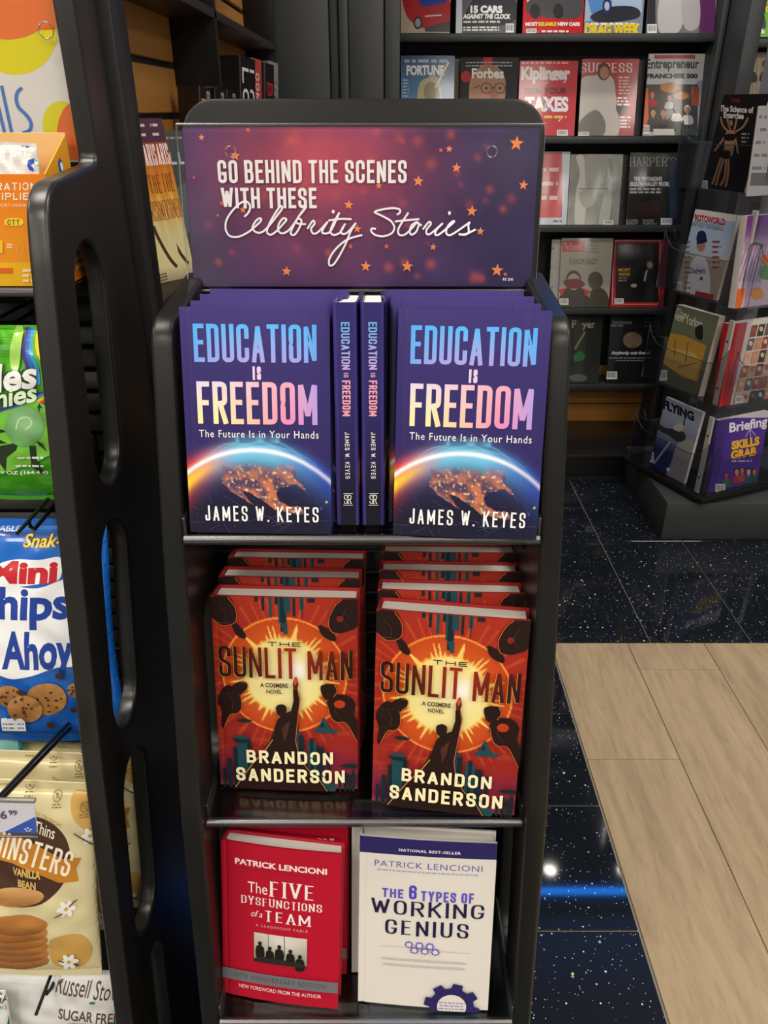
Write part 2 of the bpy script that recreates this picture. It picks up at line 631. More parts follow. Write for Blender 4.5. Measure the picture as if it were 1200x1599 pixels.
    def t(self, txt, x0, y0, x1, y1, col, bold=0.0, shear=0.0, wf=None, part='lettering', spacing=1.0):
        """Built-in face fitted to the box of its ink."""
        b = bfont(txt, bold, shear, spacing)
        q = np.empty_like(b)
        q[..., 0] = x0 + b[..., 0] * (x1 - x0)
        q[..., 1] = y1 - b[..., 1] * (y1 - y0)
        if wf: q = np.array(self.warp([[tuple(p) for p in t] for t in q], wf))
        self._add(q, col, part)

    def bars(self, x0, y0, x1, y1, part='picture'):
        """Small bar code on white."""
        self.rect(x0, y0, x1, y1, '#e8e8e4', part)
        rng = random.Random(int(x0 * 13 + y0 * 7))
        w = x1 - x0
        x = x0 + .1 * w
        t = []
        while x < x1 - .1 * w:
            d = w * rng.uniform(.02, .05)
            a, b = y0 + .12 * (y1 - y0), y1 - .22 * (y1 - y0)
            t += [[(x, a), (x + d, a), (x + d, b)], [(x, a), (x + d, b), (x, b)]]
            x += d + w * rng.uniform(.025, .05)
        self._add(t, '#222222', part)

    def lines(self, x0, y0, x1, n, dy, h, col, part='lettering', jag=.25, center=False):
        """Rows of unreadably small print."""
        rng = random.Random(int(x0 * 5 + y0 * 3 + n))
        t = []
        for i in range(n):
            y = y0 + i * dy
            full = (x1 - x0) * (1 - jag * rng.random())
            xs = x0 + ((x1 - x0) - full) / 2 if center else x0
            x = xs
            while x < xs + full:
                w = h * rng.uniform(1.2, 4)
                e = min(x + w, xs + full)
                t += [[(x, y), (e, y), (e, y + h)], [(x, y), (e, y + h), (x, y + h)]]
                x = e + h * .7
        self._add(t, col, part)

    def meshes(self, key, mapf, maxlen=0.02):
        """One mesh per part name; mapf(u, v_up, off) -> (N, 3)."""
        out = {}
        parts = []
        for it in self.items:
            if it[3] not in parts: parts.append(it[3])
        for pn in parts:
            T, C, L = [], [], []
            for t, c, ly, p in self.items:
                if p != pn: continue
                T.append(t); C.append(c); L.append(np.asarray(ly, float))
            T, C, L = np.concatenate(T), np.concatenate(C), np.concatenate(L)
            sx, sy = self.phys[0] / self.W, self.phys[1] / self.H
            if maxlen:
                for _ in range(14):
                    e = [np.hypot((T[:, (i + 1) % 3, 0] - T[:, i, 0]) * sx, (T[:, (i + 1) % 3, 1] - T[:, i, 1]) * sy) for i in range(3)]
                    E = np.stack(e, 1)
                    mx = E.max(1)
                    big = mx > maxlen
                    if not big.any(): break
                    k = E[big].argmax(1)
                    tb, cb, lb = T[big], C[big], L[big]
                    ar = np.arange(len(tb))
                    i0, i1, i2 = k, (k + 1) % 3, (k + 2) % 3
                    m, mc = (tb[ar, i0] + tb[ar, i1]) / 2, (cb[ar, i0] + cb[ar, i1]) / 2
                    t1 = np.stack([tb[ar, i0], m, tb[ar, i2]], 1); t2 = np.stack([m, tb[ar, i1], tb[ar, i2]], 1)
                    c1 = np.stack([cb[ar, i0], mc, cb[ar, i2]], 1); c2 = np.stack([mc, cb[ar, i1], cb[ar, i2]], 1)
                    T = np.concatenate([T[~big], t1, t2]); C = np.concatenate([C[~big], c1, c2]); L = np.concatenate([L[~big], lb, lb])
            n = len(T)
            u = T[..., 0].ravel() / self.W
            v = 1 - T[..., 1].ravel() / self.H
            off = np.repeat(L, 3) * self.GAP
            co = mapf(u, v, off)
            # consistent winding: make every triangle face outwards
            area = (T[:, 1, 0] - T[:, 0, 0]) * (T[:, 2, 1] - T[:, 0, 1]) - (T[:, 2, 0] - T[:, 0, 0]) * (T[:, 1, 1] - T[:, 0, 1])
            idx = np.arange(n * 3).reshape(-1, 3)
            idx[area > 0] = idx[area > 0][:, [0, 2, 1]]
            me = bpy.data.meshes.new(key + '_' + pn)
            me.vertices.add(n * 3)
            me.vertices.foreach_set('co', co.astype(np.float32).ravel())
            me.loops.add(n * 3)
            me.loops.foreach_set('vertex_index', idx.astype(np.int32).ravel())
            me.polygons.add(n)
            me.polygons.foreach_set('loop_start', np.arange(0, n * 3, 3, dtype=np.int32))
            me.update(calc_edges=True)
            ca = me.color_attributes.new('Col', 'FLOAT_COLOR', 'POINT')
            cc = np.ones((n * 3, 4), np.float32)
            cc[:, :3] = C.reshape(-1, 3)
            ca.data.foreach_set('color', cc.ravel())
            out[pn] = me
        return out


def pmx(lean=0.0, yaw=0.0, turn=0.0, roll=0.0):
    return Matrix.Rotation(R(yaw), 3, 'Z') @ Matrix.Rotation(R(roll), 3, 'Y') @ Matrix.Rotation(R(-lean), 3, 'X') @ Matrix.Rotation(R(turn), 3, 'Z')


def photo_coords(loc, M, w, h, W, H, fwd=0.0):
    """Lets a print be laid out from measurements in the photo: photo pixel -> design coordinates on the posed face."""
    ex, n, ez = [np.array(M @ Vector(a)) for a in ((1, 0, 0), (0, -1, 0), (0, 0, 1))]
    lo = np.array(loc, float) + n * fwd
    c0 = np.array((0, 0, CAM_H))

    def f(t):
        dx, dv = (t[..., 0] - 600.0) / FPX, (t[..., 1] - 799.5) / FPX
        d = np.stack([dx, math.cos(TILT) - dv * math.sin(TILT), -math.sin(TILT) - dv * math.cos(TILT)], -1)
        k = ((lo - c0) @ n) / (d @ n)
        p = c0 + d * k[..., None] - lo
        return np.stack([((p @ ex) / w + .5) * W, (1 - (p @ ez) / h) * H], -1)
    return f


def put_art(art, key, phys, mapf, mat, parent, maxlen=0.02):
    art.phys = phys
    for pn, me in art.meshes(key, mapf, maxlen).items(): link(pn, me, mat, parent)


def flat_map(w, h, x0=0.0, y=0.0, z0=0.0):
    return lambda u, v, o: np.stack([x0 + u * w, y - o, z0 + v * h], 1)


# ------------------------------------------------------------------ books
def strip_mesh(outer, inner, h, name, z0=0.0):
    """C-shaped shell: outer / inner paths (x, y), extruded to height h."""
    n = len(outer)
    vs = [(x, y, z0) for x, y in outer] + [(x, y, z0) for x, y in inner] + [(x, y, z0 + h) for x, y in outer] + [(x, y, z0 + h) for x, y in inner]
    fs = []
    for i in range(n - 1):
        fs += [(i, i + 1, 2 * n + i + 1, 2 * n + i), (n + i + 1, n + i, 3 * n + i, 3 * n + i + 1),
               (2 * n + i, 2 * n + i + 1, 3 * n + i + 1, 3 * n + i), (i + 1, i, n + i, n + i + 1)]
    fs += [(0, 2 * n, 3 * n, n), (n - 1, 2 * n - 1, 4 * n - 1, 3 * n - 1)]
    me = bpy.data.meshes.new(name)
    me.from_pydata(vs, [], fs)
    me.update()
    bm = bmesh.new(); bm.from_mesh(me)
    bmesh.ops.recalc_face_normals(bm, faces=bm.faces[:])
    bm.to_mesh(me); bm.free()
    return smooth(me, 40)


def make_book(name, w, h, t, jmat, art=None, pmat_=None, key='cover', board=0.0024, groove=0.0008, bow=0.0008, spine_art=None, pages_inset=0.0035, edge_roll=0.0, ridge=0.0, page_mat=None, cover_name='jacket'):
    """Local frame: front cover at y=0 facing -y, spine at x=-w/2, stands on z=0."""
    root = bpy.data.objects.new(name, None)
    root.empty_display_size = 0.03
    COL.objects.link(root)

    def cy(s):
        s = np.asarray(s, float)
        return -bow * np.sin(PI * np.clip(s / w, 0, 1)) + groove * np.exp(-((s - 0.0062) / 0.0018) ** 2) + - ridge * np.exp(-((s - 0.86 * w) / 0.0042) ** 2) + edge_roll * np.clip((s - 0.93 * w) / (0.07 * w), 0, 1) ** 2
    r = min(0.004, t * .4)
    so = np.concatenate([np.linspace(w, 0.02, 60 if ridge else 14), np.linspace(0.017, r, 8)])
    outer = [(s - w / 2, float(cy(s))) for s in so]
    inner = [(s - w / 2 if s > board else -w / 2 + board, float(cy(s)) + board) for s in so]
    for k in range(1, 5):
        a = PI / 2 * k / 4
        outer.append((-w / 2 + r - r * math.sin(a), r - r * math.cos(a)))
        inner.append((-w / 2 + board, max(board, r)))
    for k in range(0, 5):
        a = PI / 2 * k / 4
        outer.append((-w / 2 + r - r * math.cos(a), t - r + r * math.sin(a)))
        inner.append((-w / 2 + board, min(t - board, t - r)))
    for s in (0.012, w * .5, w):
        outer.append((s - w / 2, t)); inner.append((s - w / 2, t - board))
    link(cover_name, strip_mesh(outer, inner, h, name + '_jacket'), jmat, root)
    pi = pages_inset
    part_box('pages', (-w / 2 + board + 0.001, w / 2 - pi, board + groove * .4 + 0.0002, t - board - 0.0002, pi, h - pi), page_mat or PAGES, root, bev=min(0.0006, t * .1), seg=1)
    if art is not None:
        mf = lambda u, v, o: np.stack([u * w - w / 2, cy(u * w) - 0.00005 - o, v * h], 1)
        put_art(art, key, (w, h), mf, pmat_ or PGLOSS, root)
    if spine_art is not None:
        mf2 = lambda u, v, o: np.stack([np.full_like(u, -w / 2 - 0.0001) - o, (0.004 + (t - 0.008) * (1 - u)), v * h], 1)
        spine_art.phys = (t, h)
        for pn, me in spine_art.meshes(key + '_spine', mf2, 0.05).items(): link('spine_' + pn, me, pmat_ or PGLOSS, root)
    return root


def fbm(x, y, z=0.0, o=4):
    return noise.fractal((x, y, z), 1.0, 2.1, o)


# ================================================================== THE SETTING
def terrazzo():
    m = pmat('black_sparkle_tile', '#07090d', 0.045, spec=0.5)
    nt = m.node_tree
    b = nt.nodes['Principled BSDF']
    tc = nt.nodes.new('ShaderNodeTexCoord')
    geo = nt.nodes.new('ShaderNodeNewGeometry')
    col = None
    base = (0.009, 0.012, 0.017, 1)
    for sc, thr, keep in ((46, 0.13, 0.24), (95, 0.15, 0.20), (210, 0.2, 0.13)):
        vo = nt.nodes.new('ShaderNodeTexVoronoi')
        vo.feature = 'F1'
        vo.inputs['Scale'].default_value = sc
        nt.links.new(geo.outputs['Position'], vo.inputs['Vector'])
        lt = nt.nodes.new('ShaderNodeMath'); lt.operation = 'LESS_THAN'
        lt.inputs[1].default_value = thr
        nt.links.new(vo.outputs['Distance'], lt.inputs[0])
        sep = nt.nodes.new('ShaderNodeSeparateColor')
        nt.links.new(vo.outputs['Color'], sep.inputs[0])
        k = nt.nodes.new('ShaderNodeMath'); k.operation = 'LESS_THAN'
        k.inputs[1].default_value = keep
        nt.links.new(sep.outputs[0], k.inputs[0])
        mu = nt.nodes.new('ShaderNodeMath'); mu.operation = 'MULTIPLY'
        nt.links.new(lt.outputs[0], mu.inputs[0]); nt.links.new(k.outputs[0], mu.inputs[1])
        rp = nt.nodes.new('ShaderNodeValToRGB')
        e = rp.color_ramp.elements
        rp.color_ramp.interpolation = 'CONSTANT'
        e[0].position = 0.0; e[0].color = (0.85, 0.86, 0.85, 1)
        e[1].position = 0.55; e[1].color = (0.35, 0.40, 0.42, 1)
        for pos, c in ((0.72, (0.1, 0.3, 0.95, 1)), (0.8, (0.75, 0.78, 0.2, 1)), (0.86, (0.55, 0.6, 0.62, 1)), (0.95, (0.15, 0.18, 0.2, 1))):
            x = e.new(pos); x.color = c
        nt.links.new(sep.outputs[1], rp.inputs[0])
        mx = nt.nodes.new('ShaderNodeMixRGB')
        nt.links.new(mu.outputs[0], mx.inputs[0])
        if col is None: mx.inputs[1].default_value = base
        else: nt.links.new(col, mx.inputs[1])
        nt.links.new(rp.outputs[0], mx.inputs[2])
        col = mx.outputs[0]
    nt.links.new(col, b.inputs['Base Color'])
    return m


def plank_mat():
    m = pmat('oak_look_plank', '#b59d7c', 0.55, spec=0.3)
    nt = m.node_tree
    b = nt.nodes['Principled BSDF']
    geo = nt.nodes.new('ShaderNodeNewGeometry')
    oi = nt.nodes.new('ShaderNodeObjectInfo')
    add = nt.nodes.new('ShaderNodeVectorMath'); add.operation = 'ADD'
    sc = nt.nodes.new('ShaderNodeVectorMath'); sc.operation = 'SCALE'
    sc.inputs[0].default_value = (7, 13, 3)
    nt.links.new(oi.outputs['Random'], sc.inputs['Scale'])
    nt.links.new(geo.outputs['Position'], add.inputs[0]); nt.links.new(sc.outputs[0], add.inputs[1])
    mp = nt.nodes.new('ShaderNodeMapping')
    mp.inputs['Scale'].default_value = (9, 1.1, 1)
    nt.links.new(add.outputs[0], mp.inputs['Vector'])
    n1 = nt.nodes.new('ShaderNodeTexNoise')
    n1.inputs['Scale'].default_value = 3.2; n1.inputs['Detail'].default_value = 9; n1.inputs['Roughness'].default_value = 0.62
    n1.inputs['Distortion'].default_value = 0.5
    nt.links.new(mp.outputs[0], n1.inputs['Vector'])
    rp = nt.nodes.new('ShaderNodeValToRGB')
    e = rp.color_ramp.elements
    e[0].position = 0.3; e[0].color = (*lin('#97846a'), 1)
    e[1].position = 0.72; e[1].color = (*lin('#b7a383'), 1)
    x = e.new(0.5); x.color = (*lin('#ad9878'), 1)
    nt.links.new(n1.outputs['Fac'], rp.inputs[0])
    # sparse darker knots and pores
    mp2 = nt.nodes.new('ShaderNodeMapping')
    mp2.inputs['Scale'].default_value = (70, 9, 1)
    nt.links.new(add.outputs[0], mp2.inputs['Vector'])
    n2 = nt.nodes.new('ShaderNodeTexNoise'); n2.inputs['Scale'].default_value = 2.0; n2.inputs['Detail'].default_value = 3
    nt.links.new(mp2.outputs[0], n2.inputs['Vector'])
    r2 = nt.nodes.new('ShaderNodeValToRGB')
    r2.color_ramp.elements[0].position = 0.3; r2.color_ramp.elements[0].color = (0.7, 0.66, 0.6, 1)
    r2.color_ramp.elements[1].position = 0.46; r2.color_ramp.elements[1].color = (1, 1, 1, 1)
    nt.links.new(n2.outputs['Fac'], r2.inputs[0])
    mul = nt.nodes.new('ShaderNodeMixRGB'); mul.blend_type = 'MULTIPLY'; mul.inputs[0].default_value = 0.38
    nt.links.new(rp.outputs[0], mul.inputs[1]); nt.links.new(r2.outputs[0], mul.inputs[2])
    hs = nt.nodes.new('ShaderNodeHueSaturation')
    mr = nt.nodes.new('ShaderNodeMapRange')
    mr.inputs[3].default_value = 0.93; mr.inputs[4].default_value = 1.06
    nt.links.new(oi.outputs['Random'], mr.inputs[0]); nt.links.new(mr.outputs[0], hs.inputs['Value'])
    nt.links.new(mul.outputs[0], hs.inputs['Color'])
    nt.links.new(hs.outputs[0], b.inputs['Base Color'])
    bp = nt.nodes.new('ShaderNodeBump'); bp.inputs['Strength'].default_value = 0.12; bp.inputs['Distance'].default_value = 0.002
    nt.links.new(n1.outputs['Fac'], bp.inputs['Height']); nt.links.new(bp.outputs[0], b.inputs['Normal'])
    return m


TILE = terrazzo()
PLANK = plank_mat()
GROUT = pmat('grout', '#8d8578', 0.9, var=0.15)
floor = link('floor', rbox(-2.6, 3.4, -2.6, 4.0, -0.06, -0.004, 0), GROUT)
tag(floor, kind='structure')
TS, T0X, T0Y = 0.3055, 0.805, 1.868
WOOD_X, WOOD_Y = 0.5025, 1.866
tile_me = rbox(-TS / 2 + .0019, TS / 2 - .0019, -TS / 2 + .0019, TS / 2 - .0019, -0.012, 0.0, 0.0008, 1, 'tile')


def lay_tile(x0, x1, y0, y1):
    full = abs((x1 - x0) - TS) < 1e-6 and abs((y1 - y0) - TS) < 1e-6
    me = tile_me if full else rbox(-(x1 - x0) / 2 + .0019, (x1 - x0) / 2 - .0019, -(y1 - y0) / 2 + .0019, (y1 - y0) / 2 - .0019, -0.012, 0.0, 0.0008, 1, 'tile')
    o = link('tile', me, TILE, floor)
    o.location = ((x0 + x1) / 2, (y0 + y1) / 2, 0)


for i in range(-8, 8):
    for j in range(-9, 7):
        x0, y0 = T0X + i * TS, T0Y + j * TS
        x1, y1 = x0 + TS, y0 + TS
        if y1 <= WOOD_Y + 0.01:
            if x0 >= WOOD_X - 0.02: continue
            x1 = min(x1, WOOD_X)
            if x1 - x0 < 0.02: continue
        if y0 < WOOD_Y + .01 and x0 > WOOD_X and y1 > WOOD_Y: y0 = max(y0, WOOD_Y)
        lay_tile(x0, x1, y0, y1)
PW, PL = 0.2305, 0.915
for c in range(12):
    x0 = WOOD_X + c * PW
    y = WOOD_Y
    first = (0.466, 0.123, 0.70, 0.31)[c % 4]
    ln = first
    while y > -2.5:
        me = rbox(-PW / 2 + .001, PW / 2 - .001, -ln / 2 + .001, ln / 2 - .001, -0.012, 0.0, 0.0008, 1, 'plank')
        o = link('plank', me, PLANK, floor)
        o.location = (x0 + PW / 2, y - ln / 2, 0)
        y -= ln
        ln = PL
wall_back = link('wall_back', rbox(-2.6, 3.4, 3.9, 4.0, 0, CEIL_Z, 0), pmat('dark_wall_paint', '#2b2b2c', 0.7))
tag(wall_back, kind='structure')
wall_left = link('wall_left', rbox(-2.6, -2.5, -2.6, 4.0, 0, CEIL_Z, 0), pmat('wall_paint', '#a39b90', 0.8))
tag(wall_left, kind='structure')
ceiling = link('ceiling', rbox(-2.6, 3.4, -2.6, 4.0, CEIL_Z, CEIL_Z + 0.06, 0), pmat('ceiling_white', '#cfcac2', 0.85, var=0.05))
tag(ceiling, kind='structure')

# ceiling lights (each: frame, diffuser and its own lamp)
DIFF = emit_mat('light_diffuser', '#fff3e2', 2.2)
FRM = pmat('white_frame', '#e8e8e6', 0.4)
frame_me = slab([fillet([(-.31, -.31, .01), (.31, -.31, .01), (.31, .31, .01), (-.31, .31, .01)], 3), [(-.28, -.28), (-.28, .28), (.28, .28), (.28, -.28)]], 0.03, 0.003, axis='Z', name='frame')
diff_me = rbox(-.282, .282, -.282, .282, -.004, .004, 0.001, 1, 'diffuser')
for (lx, ly) in CEILING_LIGHTS:
    t = thing('ceiling_light', 'square white ceiling light panel overhead in the shop', 'ceiling light', (lx, ly, CEIL_Z - 0.0155), 'ceiling light panels')
    link('frame', frame_me, FRM, t)
    link('diffuser', diff_me, DIFF, t)
    ld = bpy.data.lights.new('panel_lamp', 'AREA')
    ld.shape = 'SQUARE'; ld.size = 0.54; ld.energy = LIGHT_W; ld.color = (1.0, 0.93, 0.84)
    lo = bpy.data.objects.new('panel_lamp', ld)
    COL.objects.link(lo); lo.parent = t; lo.location = (0, 0, -0.02)

# small round downlights above the magazine wall
DL = emit_mat('downlight_lens', '#fff6ea', 30.0)


def disc_ring(ro, ri, z0, z1, n=28, name='ring'):
    vs, fs = [], []
    for k in range(n):
        a = 2 * PI * k / n
        for r_, z in ((ro, z1), (ro, z0), (ri, z0), (ri, z1)): vs.append((r_ * math.cos(a), r_ * math.sin(a), z))
    for k in range(n):
        j = (k + 1) % n
        for q in range(4): fs.append((k * 4 + q, k * 4 + (q + 1) % 4, j * 4 + (q + 1) % 4, j * 4 + q))
    me = bpy.data.meshes.new(name); me.from_pydata(vs, [], fs)
    return smooth(me)


def disc(r_, z, n=28, name='lens'):
    me = bpy.data.meshes.new(name)
    me.from_pydata([(r_ * math.cos(2 * PI * k / n), r_ * math.sin(2 * PI * k / n), z) for k in range(n)], [], [tuple(range(n))])
    return me


trim_me, lens_me = disc_ring(.055, .036, -.006, .0), disc(.037, -.003)
for (lx, ly) in ((-0.1, 3.03), (0.98, 3.03), (1.415, 3.03), (2.3, 3.03)):
    t = thing('downlight', 'small round recessed downlight in the canopy soffit above the magazine wall', 'downlight', (lx, ly, 2.5558), 'downlights above the magazine wall')
    link('trim_ring', trim_me, FRM, t)
    link('lens', lens_me, DL, t)
    ld = bpy.data.lights.new('downlight_lamp', 'SPOT')
    ld.energy = 26; ld.spot_size = R(95); ld.spot_blend = 0.6; ld.shadow_soft_size = 0.045; ld.color = (1.0, 0.94, 0.86)
    lo = bpy.data.objects.new('downlight_lamp', ld)
    COL.objects.link(lo); lo.parent = t; lo.location = (0, 0, -0.03); lo.rotation_euler = (R(8), 0, 0)


# ================================================================== THE BOOK STAND
SX = -0.022          # stand centre
SHELF_W = 0.355


def front_y(z):      # leaning front edge of the side panels
    P = [(0.0, 0.485), (0.436, 0.541), (0.739, 0.592), (1.044, 0.671), (1.226, 0.726)]
    for (a, ya), (b, yb) in zip(P, P[1:]):
        if z <= b: return ya + (yb - ya) * (z - a) / (b - a)
    return P[-1][1]


def slot(y1, z1, y0, z0, hw):
    """Rounded slanted slot from its upper to its lower end."""
    d = Vector((y0 - y1, z0 - z1)).normalized()
    n = Vector((-d.y, d.x))
    a, b = Vector((y1, z1)) + d * hw, Vector((y0, z0)) - d * hw
    base = math.atan2(n.y, n.x)
    pts = []
    for k in range(13):
        t = base - PI * k / 12
        pts.append((b.x + hw * math.cos(t), b.y + hw * math.sin(t)))
    for k in range(13):
        t = base + PI - PI * k / 12
        pts.append((a.x + hw * math.cos(t), a.y + hw * math.sin(t)))
    return pts


stand = thing('book_stand', 'black floor stand with three clear shelves of face-out hardcover books', 'book stand', (SX, 0.66, 0))
OFF = Vector((SX, 0.66, 0))


def rel(dims, o=OFF): return (dims[0] - o.x, dims[1] - o.x, dims[2] - o.y, dims[3] - o.y, dims[4] - o.z, dims[5] - o.z)


prof = [(0.485 - .66, 0.0, .01), (front_y(.436) - .66, .436, .3), (front_y(.739) - .66, .739, .3), (front_y(1.044) - .66, 1.044, .3),
        (0.731 - .66, 1.245, .034), (0.90 - .66, 1.262, .008), (0.90 - .66, 0.0, .01)]
holes = [slot(.80 - .66, 1.20, .752 - .66, .99, .036), slot(.745 - .66, .93, .695 - .66, .71, .036), slot(.69 - .66, .66, .645 - .66, .43, .036), slot(.635 - .66, .38, .60 - .66, .15, .036)]
panel_me = slab([fillet(prof, 8)] + holes, 0.023, 0.005, 'X', name='side_panel')
for s in (-1, 1):
    o = link('side_panel', panel_me, BLACK, stand)
    o.location = (s * 0.1905, 0, 0)
# header board with rounded top corners, leaning back a little
hb = slab([fillet([(-.194, 0, .004), (.194, 0, .004), (.194, .200, .035), (-.194, .200, .035)], 8)], 0.016, 0.003, 'Y', name='header_board')
o = link('header_board', hb, BLACK, stand)
o.location = (0, 0.895 - .66, 1.236); o.rotation_euler = (R(-9), 0, 0)
# louvred back: one board per slat
slat_me = rbox(-.1785, .1785, -.006, .006, -.0125, .0125, .0025, 2, 'back_slat')
for k in range(38):
    z = 0.12 + k * 0.029
    if z > 1.2: break
    o = link('back_slat', slat_me, BLACKM, stand)
    o.location = (0, 0.70 + 0.14 * z - .66 + 0.03, z); o.rotation_euler = (R(-24), 0, 0)
# small top rail that closes the stand below the header
part_box('top_rail', rel((SX - .179, SX + .179, .862, .884, 1.205, 1.243)), BLACK, stand)
part_box('base_board', rel((SX - .179, SX + .179, .50, .89, .03, .05)), BLACK, stand)


def tray(z, yf, yb, rise):
    """Clear acrylic shelf: plate tilted up to the front, rounded front bar, low side fins."""
    w = SHELF_W / 2
    root = link('shelf', rbox(-w, w, 0, yb - yf, -.003, .003, .001, 1, 'shelf'), SMOKE, stand)
    root.location = (0, yf - .66, z); root.rotation_euler = (R(rise), 0, 0)
    link('shelf_front_bar', tube([(-w, 0, 0), (w, 0, 0)], .0052, n=10), ACRYLE, root)
    for s in (-1, 1): link('shelf_side_fin', rbox(s * w - .0015, s * w + .0015, .004, yb - yf, .0, .022, .0006, 1), ACRYLE, root)
    return root


for (z, yf, yb) in ((1.043, .668, .84), (.712, .605, .80), (.440, .540, .765), (.150, .515, .73)): tray(z, yf, yb, 0)

# sign in its acrylic holder -----------------------------------------------------------
SGW, SGH = 0.374, 0.160
A = Art(1050, 456)
rs = random.Random(3)
spots = [(rs.uniform(40, 1010), rs.uniform(10, 440), rs.uniform(6, 16), rs.uniform(.25, .8)) for _ in range(46)]


def sky(x, y):
    c = mixc(lin('#3a2c5c'), lin('#2d2452'), x / 1050)
    g = math.exp(-(((x - 400) / 260) ** 2 + ((y - 90) / 130) ** 2))
    g2 = math.exp(-(((x - 380) / 330) ** 2 + ((y - 260) / 190) ** 2))
    c = mixc(c, lin('#7a3658'), g2 * .75)
    c = mixc(c, lin('#c44a58'), g * .8)
    c = mixc(c, lin('#4c4450'), .6 * math.exp(-((x - 30) / 90) ** 2 - ((y - 380) / 200) ** 2))
    c = mixc(c, lin('#463a46'), .5 * math.exp(-((x - 980) / 120) ** 2 - ((y - 60) / 140) ** 2))
    k = fbm(x * .006, y * .006)
    c = tuple(v * (1 + .3 * k) for v in c)
    for sx, sy, r, a in spots:
        d2 = ((x - sx) ** 2 + (y - sy) ** 2) / (r * r)
        if d2 < 6: c = mixc(c, lin('#e06048'), a * .6 * math.exp(-d2))
    return c


A.pic(0, 0, 1050, 456, 150, 66, sky)
for (x, y, r) in ((55, 28, 10), (193, 8, 8), (152, 78, 15), (785, 60, 11), (983, 45, 22), (808, 112, 15), (695, 149, 17), (1010, 160, 15), (577, 162, 11), (486, 216, 15), (166, 230, 11), (858, 234, 17), (886, 292, 13),
                  (743, 338, 11), (600, 336, 9), (490, 336, 9), (511, 285, 13), (291, 410, 16), (536, 395, 17), (664, 395, 19), (942, 407, 20), (968, 419, 8), (104, 212, 9), (26, 139, 5), (760, 64, 8), (90, 246, 6)):
    A.star(x, y, r, '#f08a4c' if r > 9 else '#d9624a', rot=4)
A.s('GO BEHIND THE SCENES', 98, 91, 660, 155, 9, '#efe8e6', gap=6.5)
A.s('WITH THESE', 104, 168, 390, 226, 9, '#efe8e6', gap=6.5)
WHT = '#f6f1f2'


def sc1(p): return ((330 + p[0] / 4.8 - 281.2) * 1.8182, (290 + p[1] / 4.8 - 190.6) * 1.8182)
def sc2(p): return ((570 + p[0] / 6.0 - 281.2) * 1.8182, (290 + p[1] / 6.0 - 190.6) * 1.8182)


for path in ([(215, 183), (250, 150), (265, 105), (240, 70), (190, 80), (120, 140), (70, 210), (60, 280), (90, 330), (160, 335), (240, 300), (300, 255), (345, 215), (340, 195), (305, 215), (275, 265), (300, 300), (350, 300), (410, 250), (480, 170), (520, 120), (505, 105), (460, 160), (410, 240), (390, 300), (420, 320), (470, 290),
              (530, 230), (550, 205), (525, 195), (490, 235), (480, 285), (510, 310), (560, 290), (610, 235), (660, 170), (710, 110), (690, 110)],
             [(705, 112), (650, 180), (600, 260), (580, 310), (610, 320), (650, 270), (670, 215), (650, 198), (625, 215), (640, 235), (705, 240)],
             [(715, 275), (760, 215), (775, 235), (745, 275), (760, 310), (800, 300), (880, 220)], [(880, 220), (840, 280), (835, 305), (870, 310), (910, 280), (975, 150)], [(975, 150), (920, 240), (900, 300), (930, 322), (980, 300), (1020, 235)],
             [(885, 212), (980, 200), (1070, 202)], [(1020, 235), (985, 290), (1000, 315), (1040, 300), (1105, 230)], [(1105, 230), (1060, 300), (1020, 390), (970, 480), (920, 550), (885, 555), (890, 500), (950, 420), (1040, 355), (1155, 322)]):
    A.curve([sc1(p) for p in path], 5.6, WHT, 'lettering', 5)
A.ell(*sc1((925, 145)), 4.5, 5, WHT, 'lettering')
for path in ([(350, 210), (380, 190), (375, 160), (310, 148), (210, 160), (130, 185), (200, 220), (290, 270), (325, 330), (300, 385), (220, 415), (140, 405), (95, 370), (100, 342), (140, 345)], [(330, 275), (450, 262), (575, 252)],
             [(465, 190), (410, 270), (365, 350), (375, 400), (430, 400), (500, 340), (555, 275)], [(555, 275), (500, 310), (480, 370), (500, 400), (545, 370), (570, 300), (545, 280), (600, 315)], [(610, 350), (670, 280), (690, 300), (650, 350), (650, 390), (690, 390), (810, 290)],
             [(810, 290), (750, 350), (735, 395), (770, 400), (850, 340), (920, 280), (905, 275), (860, 320), (845, 380), (880, 405), (950, 370), (1080, 280)], [(1080, 280), (1065, 310), (1070, 370), (1040, 400), (970, 395), (1040, 395), (1140, 350)]):
    A.curve([sc2(p) for p in path], 5.6, WHT, 'lettering', 5)
A.ell(*sc2((873, 195)), 4, 5.5, WHT, 'lettering')
A.t('FS 2/6', 960, 430, 992, 438, '#e8e4ea', bold=.02)
sign = thing('display_sign', 'purple starry sign reading Go Behind the Scenes in clear acrylic holder', 'sign', (SX - .002, .872, 1.246))
sign.rotation_euler = (R(-9), 0, 0)
part_box('card', (-SGW / 2, SGW / 2, -.0006, .0006, .004, .004 + SGH), WHITEP, sign, bev=0)
put_art(A, 'sign', (SGW, SGH), flat_map(SGW, SGH, -SGW / 2, -.0007, .004), PSATIN, sign, None)
hl = [fillet([(-SGW / 2 - .005, 0, .003), (SGW / 2 + .005, 0, .003), (SGW / 2 + .005, SGH + .006, .006), (-SGW / 2 - .005, SGH + .006, .006)], 3)]
for hx in (-.1365, .137): hl.append([(hx + .0052 * math.cos(-2 * PI * k / 20), .1395 + .0052 * math.sin(-2 * PI * k / 20)) for k in range(20)])
fp = link('holder_front_sheet', slab(hl, .0022, .0006, 'Y', 1, 'holder_front_sheet'), ACRYL, sign)
fp.location = (0, -.0062, 0)
